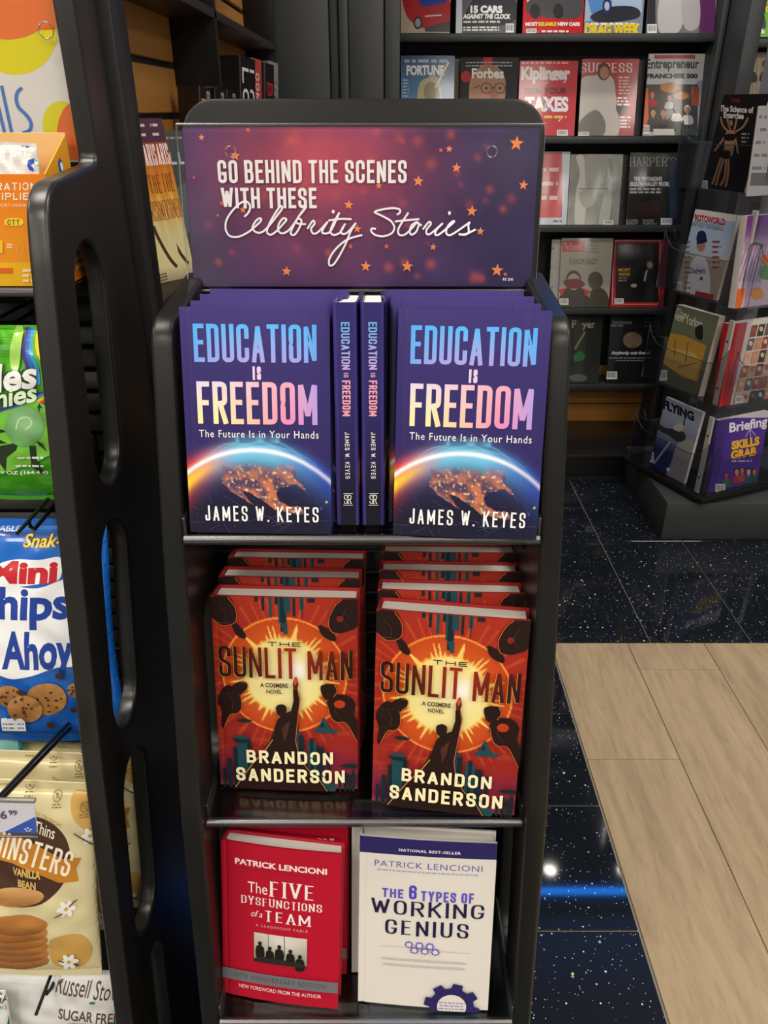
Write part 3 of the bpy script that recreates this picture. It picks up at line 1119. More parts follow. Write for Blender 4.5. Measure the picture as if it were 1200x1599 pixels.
for hx in (-.1365, .137):
    rg = link('hole_rim', tube([(hx + .0054 * math.cos(2 * PI * k / 20), -.0075, .1395 + .0054 * math.sin(2 * PI * k / 20)) for k in range(20)], .0007, closed=True, n=6), ACRYLE, sign)
link('holder_edge', tube([(-SGW / 2 - .005, -.005, SGH + .006), (-SGW / 2 - .005, -.005, 0), (SGW / 2 + .005, -.005, 0), (SGW / 2 + .005, -.005, SGH + .006), (-SGW / 2 - .005, -.005, SGH + .006)], .0011, n=6), ACRYLE, sign)
part_box('holder_bottom', (-SGW / 2 - .005, SGW / 2 + .005, -.006, .003, -.002, .001), ACRYLE, sign, bev=.0006, seg=1)


# ================================================================== EDUCATION BOOKS (top shelf)
def edu_title(x, y):
    t = (y - 65) / 155
    c = mixc(lin('#54b0f2'), lin('#a99be2'), t * 1.1 - .1)
    return mixc(c, lin('#49a4ee'), min(1, abs(x - 300) / 260) ** 2 * .8)


def edu_free(x, y):
    tx, ty = (x - 60) / 490, (y - 290) / 175
    c = mixc(lin('#d8cfe6'), lin('#f2e79a'), ty * 1.1)
    c2 = mixc(lin('#f0a6b4'), lin('#e985b4'), ty)
    c = mixc(c, c2, tx * 1.7 - .25)
    return mixc(c, lin('#a99ae0'), (tx - .72) * 3.4)


NA = [((x - 205) / 830, (y - 135) / 1325 * 1.55) for x, y in ((400, 1045), (470, 1052), (560, 1035), (650, 1050), (720, 1062), (760, 1035), (830, 1045), (842, 1090), (830, 1125), (870, 1155), (895, 1190), (870, 1184), (838, 1152), (790, 1165), (740, 1178), (718, 1210), (738, 1258), (790, 1285), (860, 1300), (885, 1335), (800, 1335), (700, 1305), (640, 1255), (560, 1205), (520, 1195), (560, 1262), (592, 1288), (520, 1245), (450, 1195), (408, 1150), (420, 1100))]


def inside(px, py, P):
    c = False
    for i in range(len(P)):
        (x1, y1), (x2, y2) = P[i - 1], P[i]
        if (y1 > py) != (y2 > py) and px < (x2 - x1) * (py - y1) / (y2 - y1) + x1: c = not c
    return c


def globe(x, y):
    u, v = x / 600, y / 600.0
    top = mixc(lin('#392e70'), lin('#2d2560'), v / .9)
    c = mixc(top, lin('#15142c'), (v - .95) / .42)
    dx, dy = u - .47, v - 1.70
    r = math.hypot(dx, dy)
    d = r - .745
    L = mixc(lin('#ff4a1e'), lin('#7fd8ff'), (u - .02) / .33)
    Rr = mixc(L, lin('#3a6cf0'), (u - .62) / .34)
    amp = 1.0 - .55 * max(0, (u - .6) / .4)
    wide = math.exp(-(d / .055) ** 2) if d > 0 else math.exp(-(d / .11) ** 2)
    c = mixc(c, Rr, .8 * wide * amp)
    if u < .25: c = mixc(c, lin('#ffd23e'), (1 - u / .25) * math.exp(-((d + .055) / .04) ** 2))
    c = mixc(c, (1, 1, 1), .98 * math.exp(-(d / .014) ** 2) * amp)
    if d < -.03:
        j = .012 * fbm(u * 22, v * 22, 1)
        if inside(u + j, v + j, NA):
            n = fbm(u * 13, v * 13, 5)
            o = mixc(lin('#54405c'), lin('#cf7a4e'), .4 + 1.0 * n)
            o = mixc(o, lin('#ffd9a0'), max(0, fbm(u * 40, v * 40, 9) - .28) * 3)
            c = mixc(c, o, .85 if v > 1.13 else .3 + (v - 1.05) * 6.5)
    if d > .012:   # fine orbital mesh lines above the limb
        for q in (.03, .05, .075):
            k = math.exp(-((d - q * math.sin(PI * u) - .006 * math.sin(u * 30 + q * 90)) / .0035) ** 2)
            c = mixc(c, Rr, .55 * k)
    return c


def edu_art():
    a = Art(600, 930)
    a.pic(0, 0, 600, 540, 170, 14, globe); a.layer -= 1
    a.pic(0, 540, 600, 930, 170, 108, globe)
    a.s('EDUCATION', 52, 66, 548, 216, 17.5, edu_title, gap=11, rnd=.42)
    a.s('IS', 288, 232, 322, 286, 9.5, '#dcc2e6', gap=8)
    a.s('FREEDOM', 56, 294, 548, 466, 21, edu_free, gap=13, rnd=.42)
    a.t('The Future Is in Your Hands', 58, 492, 552, 522, '#f1ece9', bold=.0, spacing=1.15)
    a.s('JAMES W. KEYES', 68, 812, 548, 878, 7.4, '#f4f2ee', gap=13.5, rnd=.45)
    a.ell(582, 790, 6, 6, '#a7a85c'); a.ell(560, 818, 6, 6, '#4a3c9c')
    rl = random.Random(5)
    for _ in range(34):
        x, y = rl.uniform(40, 560), rl.uniform(690, 900)
        a.line([(x, y), (x + rl.uniform(-80, 80), y + rl.uniform(-50, 50))], .8, '#5c5a86')
    return a


def edu_spine():
    a = Art(70, 930)
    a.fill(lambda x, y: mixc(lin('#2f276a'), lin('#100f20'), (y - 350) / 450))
    a.clip = False

    def rot(cx):
        return lambda x, y: (cx - y, x)
    # text drawn along x, turned to read downwards
    a.s('EDUCATION', 75, -18, 262, 18, 6, edu_spine_col, gap=4, rnd=.42, wf=rot(35))
    a.s('IS', 275, -10, 293, 10, 3.4, '#d9a8c8', gap=3, wf=rot(35))
    a.s('FREEDOM', 305, -18, 452, 18, 6.5, '#e8a0b6', gap=4, rnd=.42, wf=rot(35))
    a.s('JAMES W. KEYES', 520, -10, 720, 10, 2.4, '#f1efec', gap=5, wf=rot(35))
    a.s('SR', 17, 792, 50, 832, 3.0, '#f1efec', gap=1, serif=4)
    a.line([(15, 786), (57, 786)], 2, '#f1efec', 'lettering'); a.line([(13, 838), (57, 838)], 2.4, '#f1efec', 'lettering')
    return a


def edu_spine_col(x, y): return mixc(lin('#54b0f2'), lin('#c3a8e0'), (y - 60) / 200)


EW, EH, ET = 0.1415, 0.2185, 0.0235
JPURP = pmat('purple_jacket', '#362c78', 0.2, coat=0.5)
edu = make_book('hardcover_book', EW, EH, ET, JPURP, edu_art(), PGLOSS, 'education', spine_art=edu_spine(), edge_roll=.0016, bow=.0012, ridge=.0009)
tag(edu, 'purple globe hardcover facing out at the front of its top-shelf stack', 'book', 'face-out purple globe books')
first = edu


def shelf_book(proto, used, label, grp, loc, **kw):
    o = proto if not used else copy_tree(proto)
    o['label'] = label; o['category'] = 'book'; o['group'] = grp
    return pose(o, loc, **kw)


SIDE_F, SIDE_A = "on the snack fixture's side of the spine-out pair", 'on the plank floor side of the spine-out pair'
shelf_book(edu, False, 'purple globe hardcover, front of the stack ' + SIDE_F, 'face-out purple globe books', (-.1235, .671, 1.049), lean=14.2, yaw=-2)
shelf_book(edu, True, 'purple globe hardcover, front of the stack ' + SIDE_A, 'face-out purple globe books', (.0795, .662, 1.049), lean=14.0, yaw=-5)
ORD = ('second', 'third', 'last')
for k, (dx, dz) in enumerate(((.004, 0), (.008, .001), (.013, .001))):
    shelf_book(edu, True, 'purple globe hardcover, %s in the stack %s' % (ORD[k], SIDE_F), 'purple globe books behind', (-.1225 + dx, .671 + .0252 * (k + 1), 1.049 + dz), lean=14.2, yaw=-2)
for k, (dx, dz) in enumerate(((-.004, 0), (-.005, .001), (-.010, .001))):
    shelf_book(edu, True, 'purple globe hardcover, %s in the stack %s' % (ORD[k], SIDE_A), 'purple globe books behind', (.0795 + dx, .665 + .0255 * (k + 1), 1.049 + dz), lean=14.0, yaw=-4 + k)
for sx_, yw, sd in ((-.0360, 0, "on the snack fixture's side"), (-.0105, 0.6, 'on the plank floor side')):
    b = shelf_book(edu, True, 'purple globe hardcover turned spine-out, the one of the pair ' + sd, 'spine-out purple globe books', (0, 0, 0))
    # the turned book: its own -x (spine) faces the viewer
    M = Matrix.Rotation(R(-8), 3, 'X') @ Matrix.Rotation(R(90 + yw), 3, 'Z')
    b.rotation_euler = M.to_euler()
    b.location = Vector((sx_, .684, 1.051)) - M @ Vector((-EW / 2, ET / 2, 0))


# ================================================================== SUNLIT BOOKS (middle shelf)
def sunlit(x, y):
    u, v = x / 600, y / 600.0
    c = mixc(lin('#a62e1d'), lin('#98261f'), v)
    c = mixc(c, lin('#6a1f4a'), (v - 1.12) / .30)
    dx, dy = u - .49, (v - .585) * .99
    r, th = math.hypot(dx, dy), math.atan2(dy, dx)
    ray = (.5 + .5 * math.sin(th * 46 + 3 * math.sin(th * 7))) ** 3
    if r < .44:
        c = mixc(lin('#cc581c'), lin('#bd431b'), (r - .28) / .16)
        lim = .285 + .11 * ray * (.5 + .5 * math.sin(th * 13))
        c = mixc(lin('#f3cf6a'), c, (r - lim + .012) / .024)
    if abs(r - .43) < .006: c = lin('#f0933e')
    if .44 < r < .58: c = mixc(c, lin('#e06a35'), .7 * max(0, ray - .55))
    if r < .275: c = mixc(lin('#f6eeb4'), lin('#efdf8e'), r / .275)
    g = math.exp(-(((u - .585) / .07) ** 2 + ((v - .535) / .07) ** 2))
    c = mixc(c, (1, .99, .93), g)
    if v > 1.0:
        cl = fbm(u * 3, v * 14, 3)
        c = mixc(c, lin('#cf5a36'), .55 * max(0, cl))
    return c


def sun_title(x, y):
    k = 1 - min(1, abs(x - 340) / 300)
    return mixc(lin('#241010'), lin('#962a1a'), k * 1.4 - .35 - .25 * (1 - abs(y - 360) / 110))


def sun_art():
    a = Art(600, 885)
    a.pic(0, 0, 600, 885, 140, 206, sunlit)
    DK, TE, TD = '#241310', '#1d4650', '#12262e'
    # city hanging from the top edge
    for (x, w, h, c) in ((180, 14, 22, TD), (208, 12, 60, TD), (238, 12, 86, TE), (262, 60, 30, TD), (276, 34, 110, TE), (284, 22, 150, TD), (300, 26, 64, TE), (336, 10, 80, TD), (365, 16, 50, TE), (396, 30, 18, TD), (372, 3, 90, TD)):
        a.rect(x, 0, x + w, h, c)
    a.poly([(284, 110), (312, 110), (312, 160), (298, 160)], TE)
    # four upside-down onlookers
    for (px, m) in (((0, 10, 70, 0, 100, 40, 108, 90, 90, 120, 60, 130, 30, 120, 0, 95), None), ((80, 110, 112, 125, 140, 170, 128, 185, 98, 165), None),
                    ((480, 90, 505, 30, 540, 0, 600, 0, 600, 110, 560, 140, 520, 150, 490, 140), None), ((440, 118, 470, 125, 500, 150, 512, 178, 495, 185, 455, 160), None),
                    ((18, 440, 50, 400, 84, 412, 108, 460, 112, 500, 90, 530, 60, 535, 30, 600, 18, 590, 22, 520, 8, 480), None), ((72, 405, 110, 378, 138, 385, 136, 412, 112, 440, 90, 430), None),
                    ((446, 390, 500, 380, 515, 410, 500, 440, 462, 450), None), ((470, 470, 505, 430, 560, 432, 590, 470, 585, 520, 600, 560, 600, 650, 570, 590, 550, 560, 510, 555, 488, 530), None)):
        p = [(px[i], px[i + 1]) for i in range(0, len(px), 2)]
        a.blob(p, DK)
    for p in ([(4, 100), (40, 128), (88, 120), (106, 92), (100, 45), (72, 4)], [(520, 151), (492, 140), (482, 92), (508, 30), (536, 2)], [(110, 380), (138, 386), (135, 414), (112, 442), (110, 502), (88, 530), (58, 538), (30, 600)], [(504, 382), (514, 410), (500, 438)], [(472, 472), (488, 532), (512, 556), (552, 562), (600, 650)]): a.curve(p, 2.6, '#d8682c')
    for p in ([(30, 40), (60, 70), (62, 110)], [(54, 430), (74, 470), (70, 510)], [(520, 445), (505, 500), (530, 535)], [(560, 30), (540, 80), (560, 120)]): a.curve(p, 5, '#3c2620')
    a.ell(525, 470, 24, 19, '#b5381c'); a.ell(528, 85, 14, 14, '#7a2216')
    # skyline below
    for (x, w, y0, c) in ((84, 44, 640, TE), (66, 16, 690, TD), (130, 16, 660, TD), (336, 14, 540, TD), (328, 30, 600, TE), (350, 22, 620, TD), (386, 40, 650, TE), (398, 14, 630, TD), (430, 26, 670, TD), (470, 14, 700, TD), (40, 18, 740, TD), (520, 10, 800, TD), (540, 14, 790, TD), (560, 10, 805, TD), (18, 12, 790, TD), (575, 14, 780, TD)):
        a.rect(x, y0, x + w, 885, c)
    a.ell(106, 640, 32, 12, TE); a.poly([(62, 645), (150, 645), (128, 662), (84, 662)], TD)
    for (cx, cy, s_) in ((118, 555, 1.0), (565, 760, 1.2)): a.poly([(cx - 34 * s_, cy), (cx - 10 * s_, cy - 9 * s_), (cx + 14 * s_, cy - 9 * s_), (cx + 40 * s_, cy), (cx + 20 * s_, cy + 8 * s_), (cx - 14 * s_, cy + 8 * s_)], TD)
    a.poly([(420, 590), (440, 570), (452, 535), (464, 530), (474, 570), (498, 585), (525, 590), (510, 602), (430, 602)], TE)
    a.poly([(440, 575), (455, 548), (462, 575)], TD)
    a.ell(470, 870, 40, 26, TE)
    # the figure with one arm raised
    body = [(285, 520), (262, 545), (240, 620), (205, 690), (165, 740), (120, 800), (60, 885), (480, 885), (420, 810), (385, 770), (350, 720), (335, 640), (345, 560), (352, 520), (362, 440), (352, 398), (332, 402), (333, 452), (322, 500)]
    a.poly(body, DK)
    a.line([(240, 640), (205, 695), (150, 760), (70, 880)], 4, '#c98a4a'); a.line([(352, 720), (385, 775), (440, 835), (470, 885)], 3, '#c98a4a')
    a.line([(352, 400), (360, 450), (347, 560), (338, 640), (352, 720)], 3, '#d0602c')
    a.blob([(262, 478), (285, 470), (302, 482), (300, 510), (285, 530), (266, 520), (258, 498)], DK)
    a.poly([(280, 585), (300, 560), (316, 545), (308, 600), (290, 650)], '#4a2a22')
    a.poly([(334, 402), (350, 402), (356, 375), (348, 340), (338, 350), (332, 375)], '#5e1a12')
    a.blob([(340, 380), (348, 372), (350, 358), (344, 346), (338, 358)], '#d8452e')
    # lettering
    a.s('THE', 232, 186, 368, 206, 4.2, '#2a1512', gap=12)
    a.s('SUNLIT', 24, 213, 348, 352, 14, '#e2a552', gap=12.5, rnd=.45, part='picture'); a.s('MAN', 394, 217, 578, 354, 14, '#e2a552', gap=12.5, part='picture')
    a.s('SUNLIT', 26, 212, 350, 350, 14, sun_title, gap=12.5, rnd=.45)
    a.s('MAN', 396, 216, 580, 352, 14, sun_title, gap=12.5)
    a.t('A COSMERE', 196, 372, 312, 392, '#33211a', bold=.03); a.t('NOVEL', 222, 402, 286, 420, '#33211a', bold=.03)
    CR = '#f5ecbe'
    a.s('BRANDON', 126, 690, 496, 752, 12, CR, gap=13, rnd=.45)
    a.s('SANDERSON', 78, 776, 546, 842, 12.5, CR, gap=13, rnd=.45)
    return a


def sun_spine():
    a = Art(100, 885)
    a.fill('#8a2019')
    a.clip = False
    a.s('THE SUNLIT MAN', 60, -20, 420, 20, 7, '#e8a040', gap=6, wf=lambda x, y: (50 - y, x))
    a.s('SANDERSON', 560, -17, 800, 17, 6, '#f0e2b0', gap=6, wf=lambda x, y: (50 - y, x))
    return a


SW, SH, ST = 0.1625, 0.2395, 0.034
JRED = pmat('dark_red_jacket', '#9a1b20', 0.35)
sun = make_book('hardcover_book', SW, SH, ST, JRED, sun_art(), PSATIN, 'sunlit', spine_art=sun_spine(), bow=.0015)
SB = 'red and orange sunburst hardcover, '
shelf_book(sun, False, SB + "front of the middle-shelf stack on the snack fixture's side", 'front sunburst books', (-.112, .652, .717), lean=12.2, yaw=-2.5)
shelf_book(sun, True, SB + 'front of the middle-shelf stack on the plank floor side', 'front sunburst books', (.0665, .620, .718), lean=11.5, yaw=-7.5)
for k in range(2):
    shelf_book(sun, True, SB + "%s in the stack on the snack fixture's side" % ('second', 'last')[k], 'sunburst books behind', (-.110 + .004 * k, .652 + .0385 * (k + 1), .718 + .002 * k), lean=12.2, yaw=-2)
for k in range(3):
    shelf_book(sun, True, SB + '%s in the stack on the plank floor side' % ORD[k], 'sunburst books behind', (.0715 + .003 * k, .625 + .0372 * (k + 1), .718 + .003 * k), lean=12.0, yaw=(-3, -1.5, -1)[k])


# ================================================================== BUSINESS BOOKS (lower shelf)
def five_art():
    a = Art(420, 640)
    RD = '#b3122c'
    a.fill(RD)
    W = '#f0e6e4'
    a.t('PATRICK LENCIONI', 50, 62, 372, 86, W, bold=.03)
    a.lines(66, 96, 360, 1, 9, 6, '#8f2036', jag=0)
    a.t('The', 96, 148, 166, 192, W)
    a.s('FIVE', 176, 132, 330, 196, 9.5, W, thin=3.5, serif=9, gap=14)
    a.s('DYSFUNCTIONS', 72, 206, 358, 240, 5, W, thin=2.0, serif=4.5, gap=6.5)
    a.t('of a', 108, 262, 148, 288, W, shear=.25)
    a.s('TEAM', 156, 254, 318, 300, 7, W, thin=2.6, serif=7, gap=12)
    a.t('A LEADERSHIP FABLE', 124, 316, 310, 326, '#d9a8ac', spacing=1.3)
    def photo(x, y):
        u, v = (x - 118) / 190, (y - 352) / 120
        c = mixc(lin('#c9c6ba'), lin('#7e7a70'), v * .9)
        return mixc(c, lin('#e4e1d6'), math.exp(-((u - .55) / .3) ** 2 - ((v - .2) / .35) ** 2) * .7)
    a.pic(118, 352, 308, 472, 24, 16, photo)
    a.line([(228, 352), (228, 440)], 3, '#55524c'); a.line([(170, 352), (170, 440)], 2, '#6c6860')
    for (x, y, s_) in ((140, 395, 1.0), (176, 410, .95), (210, 398, 1.0), (250, 410, .95), (284, 428, 1.0)):
        a.ell(x, y, 7 * s_, 9 * s_, '#1c1a18')
        a.blob([(x - 14 * s_, y + 16), (x, y + 8), (x + 14 * s_, y + 16), (x + 16 * s_, y + 50), (x + 6, y + 60), (x - 14 * s_, y + 58)], '#1c1a18')
    a.poly([(150, 445), (280, 452), (308, 466), (308, 472), (118, 472), (118, 460)], '#2a2724')
    a.rect(0, 520, 420, 566, '#6e6e72')
    a.t('10TH ANNIVERSARY EDITION', 44, 532, 376, 552, '#4d4d52', bold=.0, spacing=1.15)
    a.t('NEW FOREWORD FROM THE AUTHOR', 62, 578, 362, 594, '#efc9c8', bold=.01)
    return a


def six_art():
    a = Art(430, 640)
    a.fill('#dcd8d0')
    NV = '#2b2560'
    a.rect(0, 0, 430, 60, NV)
    a.t('NATIONAL BEST-SELLER', 124, 36, 318, 46, '#e4e0e6', bold=.03, spacing=1.2)
    a.t('PATRICK LENCIONI', 48, 84, 388, 106, '#6a63b0', bold=.0, spacing=1.1)
    a.lines(56, 116, 378, 1, 8, 5, '#a9a5b8', jag=0)
    a.s('THE', 74, 186, 142, 220, 6.5, '#5a52c0', gap=6)
    a.s('6', 160, 168, 184, 220, 8.5, '#4a3fc4', gap=6)
    a.s('TYPES OF', 198, 186, 366, 224, 6.5, '#5a52c0', gap=6)
    DK = '#201b40'
    a.s('WORKING', 40, 226, 400, 284, 9.5, DK, thin=4, serif=5, gap=14)
    a.s('GENIUS', 86, 300, 354, 360, 9.5, DK, thin=4, serif=5, gap=15)
    for (x, y) in ((164, 394), (198, 394), (232, 394), (182, 412), (216, 412), (250, 412)):
        a.gear(x, y, 14, '#6058b8', '#dcd8d0'); a.gear(x, y, 9, '#dcd8d0', '#dcd8d0')
    a.line([(70, 402), (146, 400)], 1.6, '#b5b1b8'); a.line([(266, 406), (362, 410)], 1.6, '#b5b1b8')
    a.lines(60, 446, 366, 2, 22, 7, '#bdb9bc', jag=.15, center=True)
    a.gear(310, 622, 92, NV, '#dcd8d0', 8, .2)
    a.lines(266, 604, 354, 3, 12, 5, '#8f8ac0', jag=.2, center=True)
    return a


FW, FH, FT = .1455, .2185, .022
JRED2 = pmat('crimson_jacket', '#b01329', 0.4)
five = make_book('hardcover_book', FW, FH, FT, JRED2, five_art(), PSATIN, 'five', bow=.003)
shelf_book(five, False, 'crimson business hardcover with a boardroom photo, at the front of the lower shelf', 'crimson business books', (-.129, .562, .446), lean=14.5, yaw=-8)
shelf_book(five, True, 'crimson business hardcover tucked behind the front crimson copy', 'crimson business books', (-.1205, .600, .446), lean=14.5, yaw=-4)
shelf_book(five, True, 'crimson business hardcover at the back of its stack against the black louvres', 'crimson business books', (-.118, .631, .447), lean=14.5, yaw=-3)
XW, XH, XT = .160, .234, .024
JWHT = pmat('white_jacket', '#d6d2ca', 0.45)
JNAVY = pmat('navy_case', '#28235a', 0.4)
six = make_book('hardcover_book', XW, XH, XT, JWHT, six_art(), PSATIN, 'six', bow=.002)
shelf_book(six, False, 'white hardcover with a navy band and gear emblem, at the front of the lower shelf', 'white gear books', (.0475, .556, .446), lean=14.5, yaw=-4)
shelf_book(six, True, 'white gear hardcover tucked behind the front white copy', 'white gear books', (.0385, .594, .446), lean=14.5, yaw=-2.5)


# bottom shelf, barely seen below the clear shelf
def dark_art():
    a = Art(420, 640)
    a.fill(lambda x, y: mixc(lin('#2a1430'), lin('#140d18'), y / 640))
    a.t('AWARD-WINNING AUTHOR OF', 110, 18, 380, 30, '#d9d3d6', bold=.02)
    a.t('DAUGHTER OF', 40, 40, 220, 58, '#e8e4e6', bold=.03)
    a.s('NIGHT', 60, 120, 360, 220, 16, '#c9a0b8')
    return a


def blue_art():
    a = Art(420, 640)
    a.fill(lambda x, y: mixc(lin('#3f9bd6'), lin('#16406e'), y / 640))
    a.ell(210, 330, 120, 120, '#8ccbe8')
    a.rect(0, 520, 420, 640, '#123154')
    return a


dk = make_book('hardcover_book', .145, .222, .026, pmat('plum_jacket', '#24122c', 0.4), dark_art(), PSATIN, 'dark')
tag(dk, 'dark plum hardcover on the lowest shelf below the crimson books', 'book'); pose(dk, (-.105, .535, .156), lean=13)
bl = make_book('hardcover_book', .150, .222, .026, pmat('blue_jacket', '#2a7fc0', 0.4), blue_art(), PSATIN, 'blue')
LB_B = 'blue hardcover on the lowest shelf below the white gear books'
for k in range(4):
    b = bl if k == 0 else copy_tree(bl)
    tag(b, LB_B, 'book', 'blue books on the lowest shelf'); pose(b, (.052 + .004 * k, .535 + .03 * k, .156), lean=13)


# ================================================================== THE SNACK FIXTURE
FX = -0.3135
fixture = thing('snack_fixture', 'tall glossy black snack fixture with oval slots cut in its side panel', 'display fixture', (-.5, .70, 0))
FO = Vector((-.5, .70, 0))
prof = [(.485, 0.0, .01), (.551, .416, .3), (.627, .792, .3), (.688, 1.049, .3), (.752, 1.30, .3), (.772, 1.362, .055), (.925, 1.372, .012), (.925, 1.95, .01), (1.0, 1.95, .01), (1.0, 0.0, .01)]
prof = [(a[0] - .7, *a[1:]) for a in prof]
holes = [slot(.852 - .7, 1.300, .800 - .7, 1.045, .043), slot(.785 - .7, 1.005, .715 - .7, .758, .043), slot(.712 - .7, .712, .652 - .7, .463, .043), slot(.645 - .7, .415, .60 - .7, .17, .043)]
fpanel = slab([fillet(prof, 8)] + holes, 0.022, 0.0045, 'X', name='side_panel')
for x in (FX - .011, -.815):
    o = link('side_panel', fpanel, BLACKG, fixture)
    o.location = (x - FO.x, 0, 0)
fslat = rbox(-.2385, .2385, -.007, .007, -.0115, .0115, .003, 2, 'back_slat')
for k in range(44):
    z = .10 + k * .029
    o = link('back_slat', fslat, BLACKM, fixture)
    o.location = (-.575 - FO.x, .955 - FO.y, z); o.rotation_euler = (R(-20), 0, 0)
part_box('back_board', rel((-.813, -.337, .972, .985, .05, 1.93), FO), BLACKM, fixture)
part_box('base_board', rel((-.813, -.337, .50, .97, .03, .05), FO), BLACK, fixture)
o = part_box('top_shelf', rel((-.803, -.338, .838, .945, 1.2475, 1.2535), FO), SMOKE, fixture, .001, 1)
link('shelf_front_bar', tube([(-.803 - FO.x, .838 - FO.y, 1.2505), (-.338 - FO.x, .838 - FO.y, 1.2505)], .005, n=10), pmat('smoky_bar', '#4a4650', .2), fixture)


# sign card with fruit circles ---------------------------------------------------------
sl, sM, sw, sh = Vector((-.535, .944, 1.372)), pmx(4), .404, .30
A = Art(404, 300)
A.fill('#dcd7d0')
A.px = photo_coords(sl, sM, sw, sh, 404, 300)
A.ell(25, 52, 65, 65, '#ddd10e', n=44)
A.poly([(-40, -40), (86, -40), (84, 0), (89, 46)] + [(12 + 92 * math.cos(R(a)), -30 + 92 * math.sin(R(a))) for a in range(57, 180, 6)], '#e5732e')
A.line([(3, 134), (19, 208)], 5.2, '#4a76b8', 'lettering')
A.line([(-14, 150), (-10, 134), (8, 208)], 5.2, '#4a76b8', 'lettering')
A.curve([(35, 137), (28, 144), (26, 155), (30, 168), (42, 180), (49, 192), (47, 203), (36, 208)], 5.4, '#4a76b8', 'lettering')
A.ell(95, 194, 28, 36, '#d8cf22', n=32)
A.poly([(109, 161), (99, 172), (92, 188), (89, 210), (100, 250), (125, 248)], '#df6c34')
A.ell(40, 285, 30, 60, '#df6c34')
asign = thing('sign_card', 'white sign card with yellow and orange fruit circles and blue letters', 'sign', sl)
asign.rotation_euler = sM.to_euler()
part_box('card', (-sw / 2, sw / 2, -.0005, .0005, 0, sh), WHITEP, asign, bev=0)
put_art(A, 'fruit_sign', (sw, sh), flat_map(sw, sh, -sw / 2, -.0006, 0), PSATIN, asign, None)
hc = sM.inverted() @ (at(66, 45, Y=.935) - sl)
o = link('holder_front_sheet', slab([fillet([(-sw / 2 - .004, -.026, .003), (sw / 2 + .006, -.026, .003), (sw / 2 + .006, sh, .003), (-sw / 2 - .004, sh, .003)], 2), [(hc.x + .0075 * math.cos(-2 * PI * k / 20), hc.z + .0075 * math.sin(-2 * PI * k / 20)) for k in range(20)]], .0022, .0006, 'Y', 1, 'holder_front_sheet'), ACRYL, asign)
o.location = (0, -.006, 0)
link('hole_rim', tube([(hc.x + .0076 * math.cos(2 * PI * k / 20), -.0075, hc.z + .0076 * math.sin(2 * PI * k / 20)) for k in range(20)], .0008, closed=True, n=6), ACRYLE, asign)
link('holder_edge', tube([(sw / 2 + .006, -.006, -.026), (sw / 2 + .006, -.006, sh)], .0014, n=6), ACRYLE, asign)
link('holder_lower_edge', tube([(-sw / 2, -.006, -.026), (sw / 2 + .006, -.006, -.026)], .0014, n=6), ACRYLE, asign)

# carton of drink sachets --------------------------------------------------------------
cbx0, cbx1, cby0, cby1, cbz0, cbz1 = -.470, -.3455, .852, .928, 1.2545, 1.366
carton = thing('sachet_carton', 'orange open-top carton of drink mix sachets on the clear ledge', 'carton', ((cbx0 + cbx1) / 2, cby0, cbz0))
co = Vector(carton.location)
ORG = pmat('orange_board', '#e8861c', .4)
YEL = pmat('yellow_board_inner', '#e3b877', .6)
bw = .0012
part_box('front_wall', rel((cbx0, cbx1, cby0, cby0 + bw, cbz0, cbz1), co), ORG, carton, .0003, 1)
back = rel((cbx0, cbx1, cby1 - bw, cby1, cbz0, 1.402), co)
part_box('back_wall', back, YEL, carton, .0003, 1)
part_box('bottom', rel((cbx0, cbx1, cby0 + bw, cby1 - bw, cbz0, cbz0 + bw), co), ORG, carton, 0)
for x in (cbx0, cbx1 - bw):
    d = cbz1 - cbz0
    me = slab([[(0.0014, 0), (cby1 - cby0 - .0014, 0), (cby1 - cby0 - .0014, 1.400 - cbz0), (.0014, d)]], .0014, .0002, 'X', 0, 'side_wall')
    o = link('side_wall', me, pmat('amber_board', '#dd9a1e', .4), carton)
    o.location = (x - co.x + bw / 2, 0, 0)
cw_, ch_ = cbx1 - cbx0, cbz1 - cbz0
A = Art(300, 270)
A.fill(lambda x, y: mixc(lin('#ea7d1c'), lin('#ef9a24'), y / 200))
A.px = photo_coords(co, pmx(), cw_, ch_, 300, 270)
A.rect(-120, 410, 140, 450, '#f0b822')
WA = '#f6ecd8'
A.s('HYDRATION', -42, 285, 57, 297, 1.9, WA, gap=3.2)
A.s('MULTIPLIER+', -48, 301, 68, 312, 1.9, WA, gap=2.9)
A.t('IMMUNE SUPPORT DRINK MIX', -46, 318, 58, 323, '#f8d9a8')
A.blob([(7, 347), (12, 341), (32, 341), (37, 347), (32, 352), (12, 352)], '#f1d63a')
A.s('CTT', 12, 343, 31, 351, 1.3, '#5a5230', gap=2)
A.line([(11, 382), (14, 381), (17, 383), (20, 382)], 1.6, WA, 'lettering'); A.line([(11, 386), (14, 385), (17, 387), (20, 386)], 1.6, WA, 'lettering')
for x in (32, 48): A.curve([(x, 376), (x - 5, 388), (x - 3, 394), (x + 3, 394), (x + 6, 388), (x, 376)], .8, '#f3b867')
A.rect(-30, 375, 5, 395, '#f2c832'); A.rect(-40, 418, 20, 426, '#e06a2c')
A.lines(36, 420, 62, 3, 8, 4, '#f7e6b8', jag=.3)
put_art(A, 'carton', (cw_, ch_), flat_map(cw_, ch_, -cw_ / 2, -.00005, 0), PSATIN, carton, None)
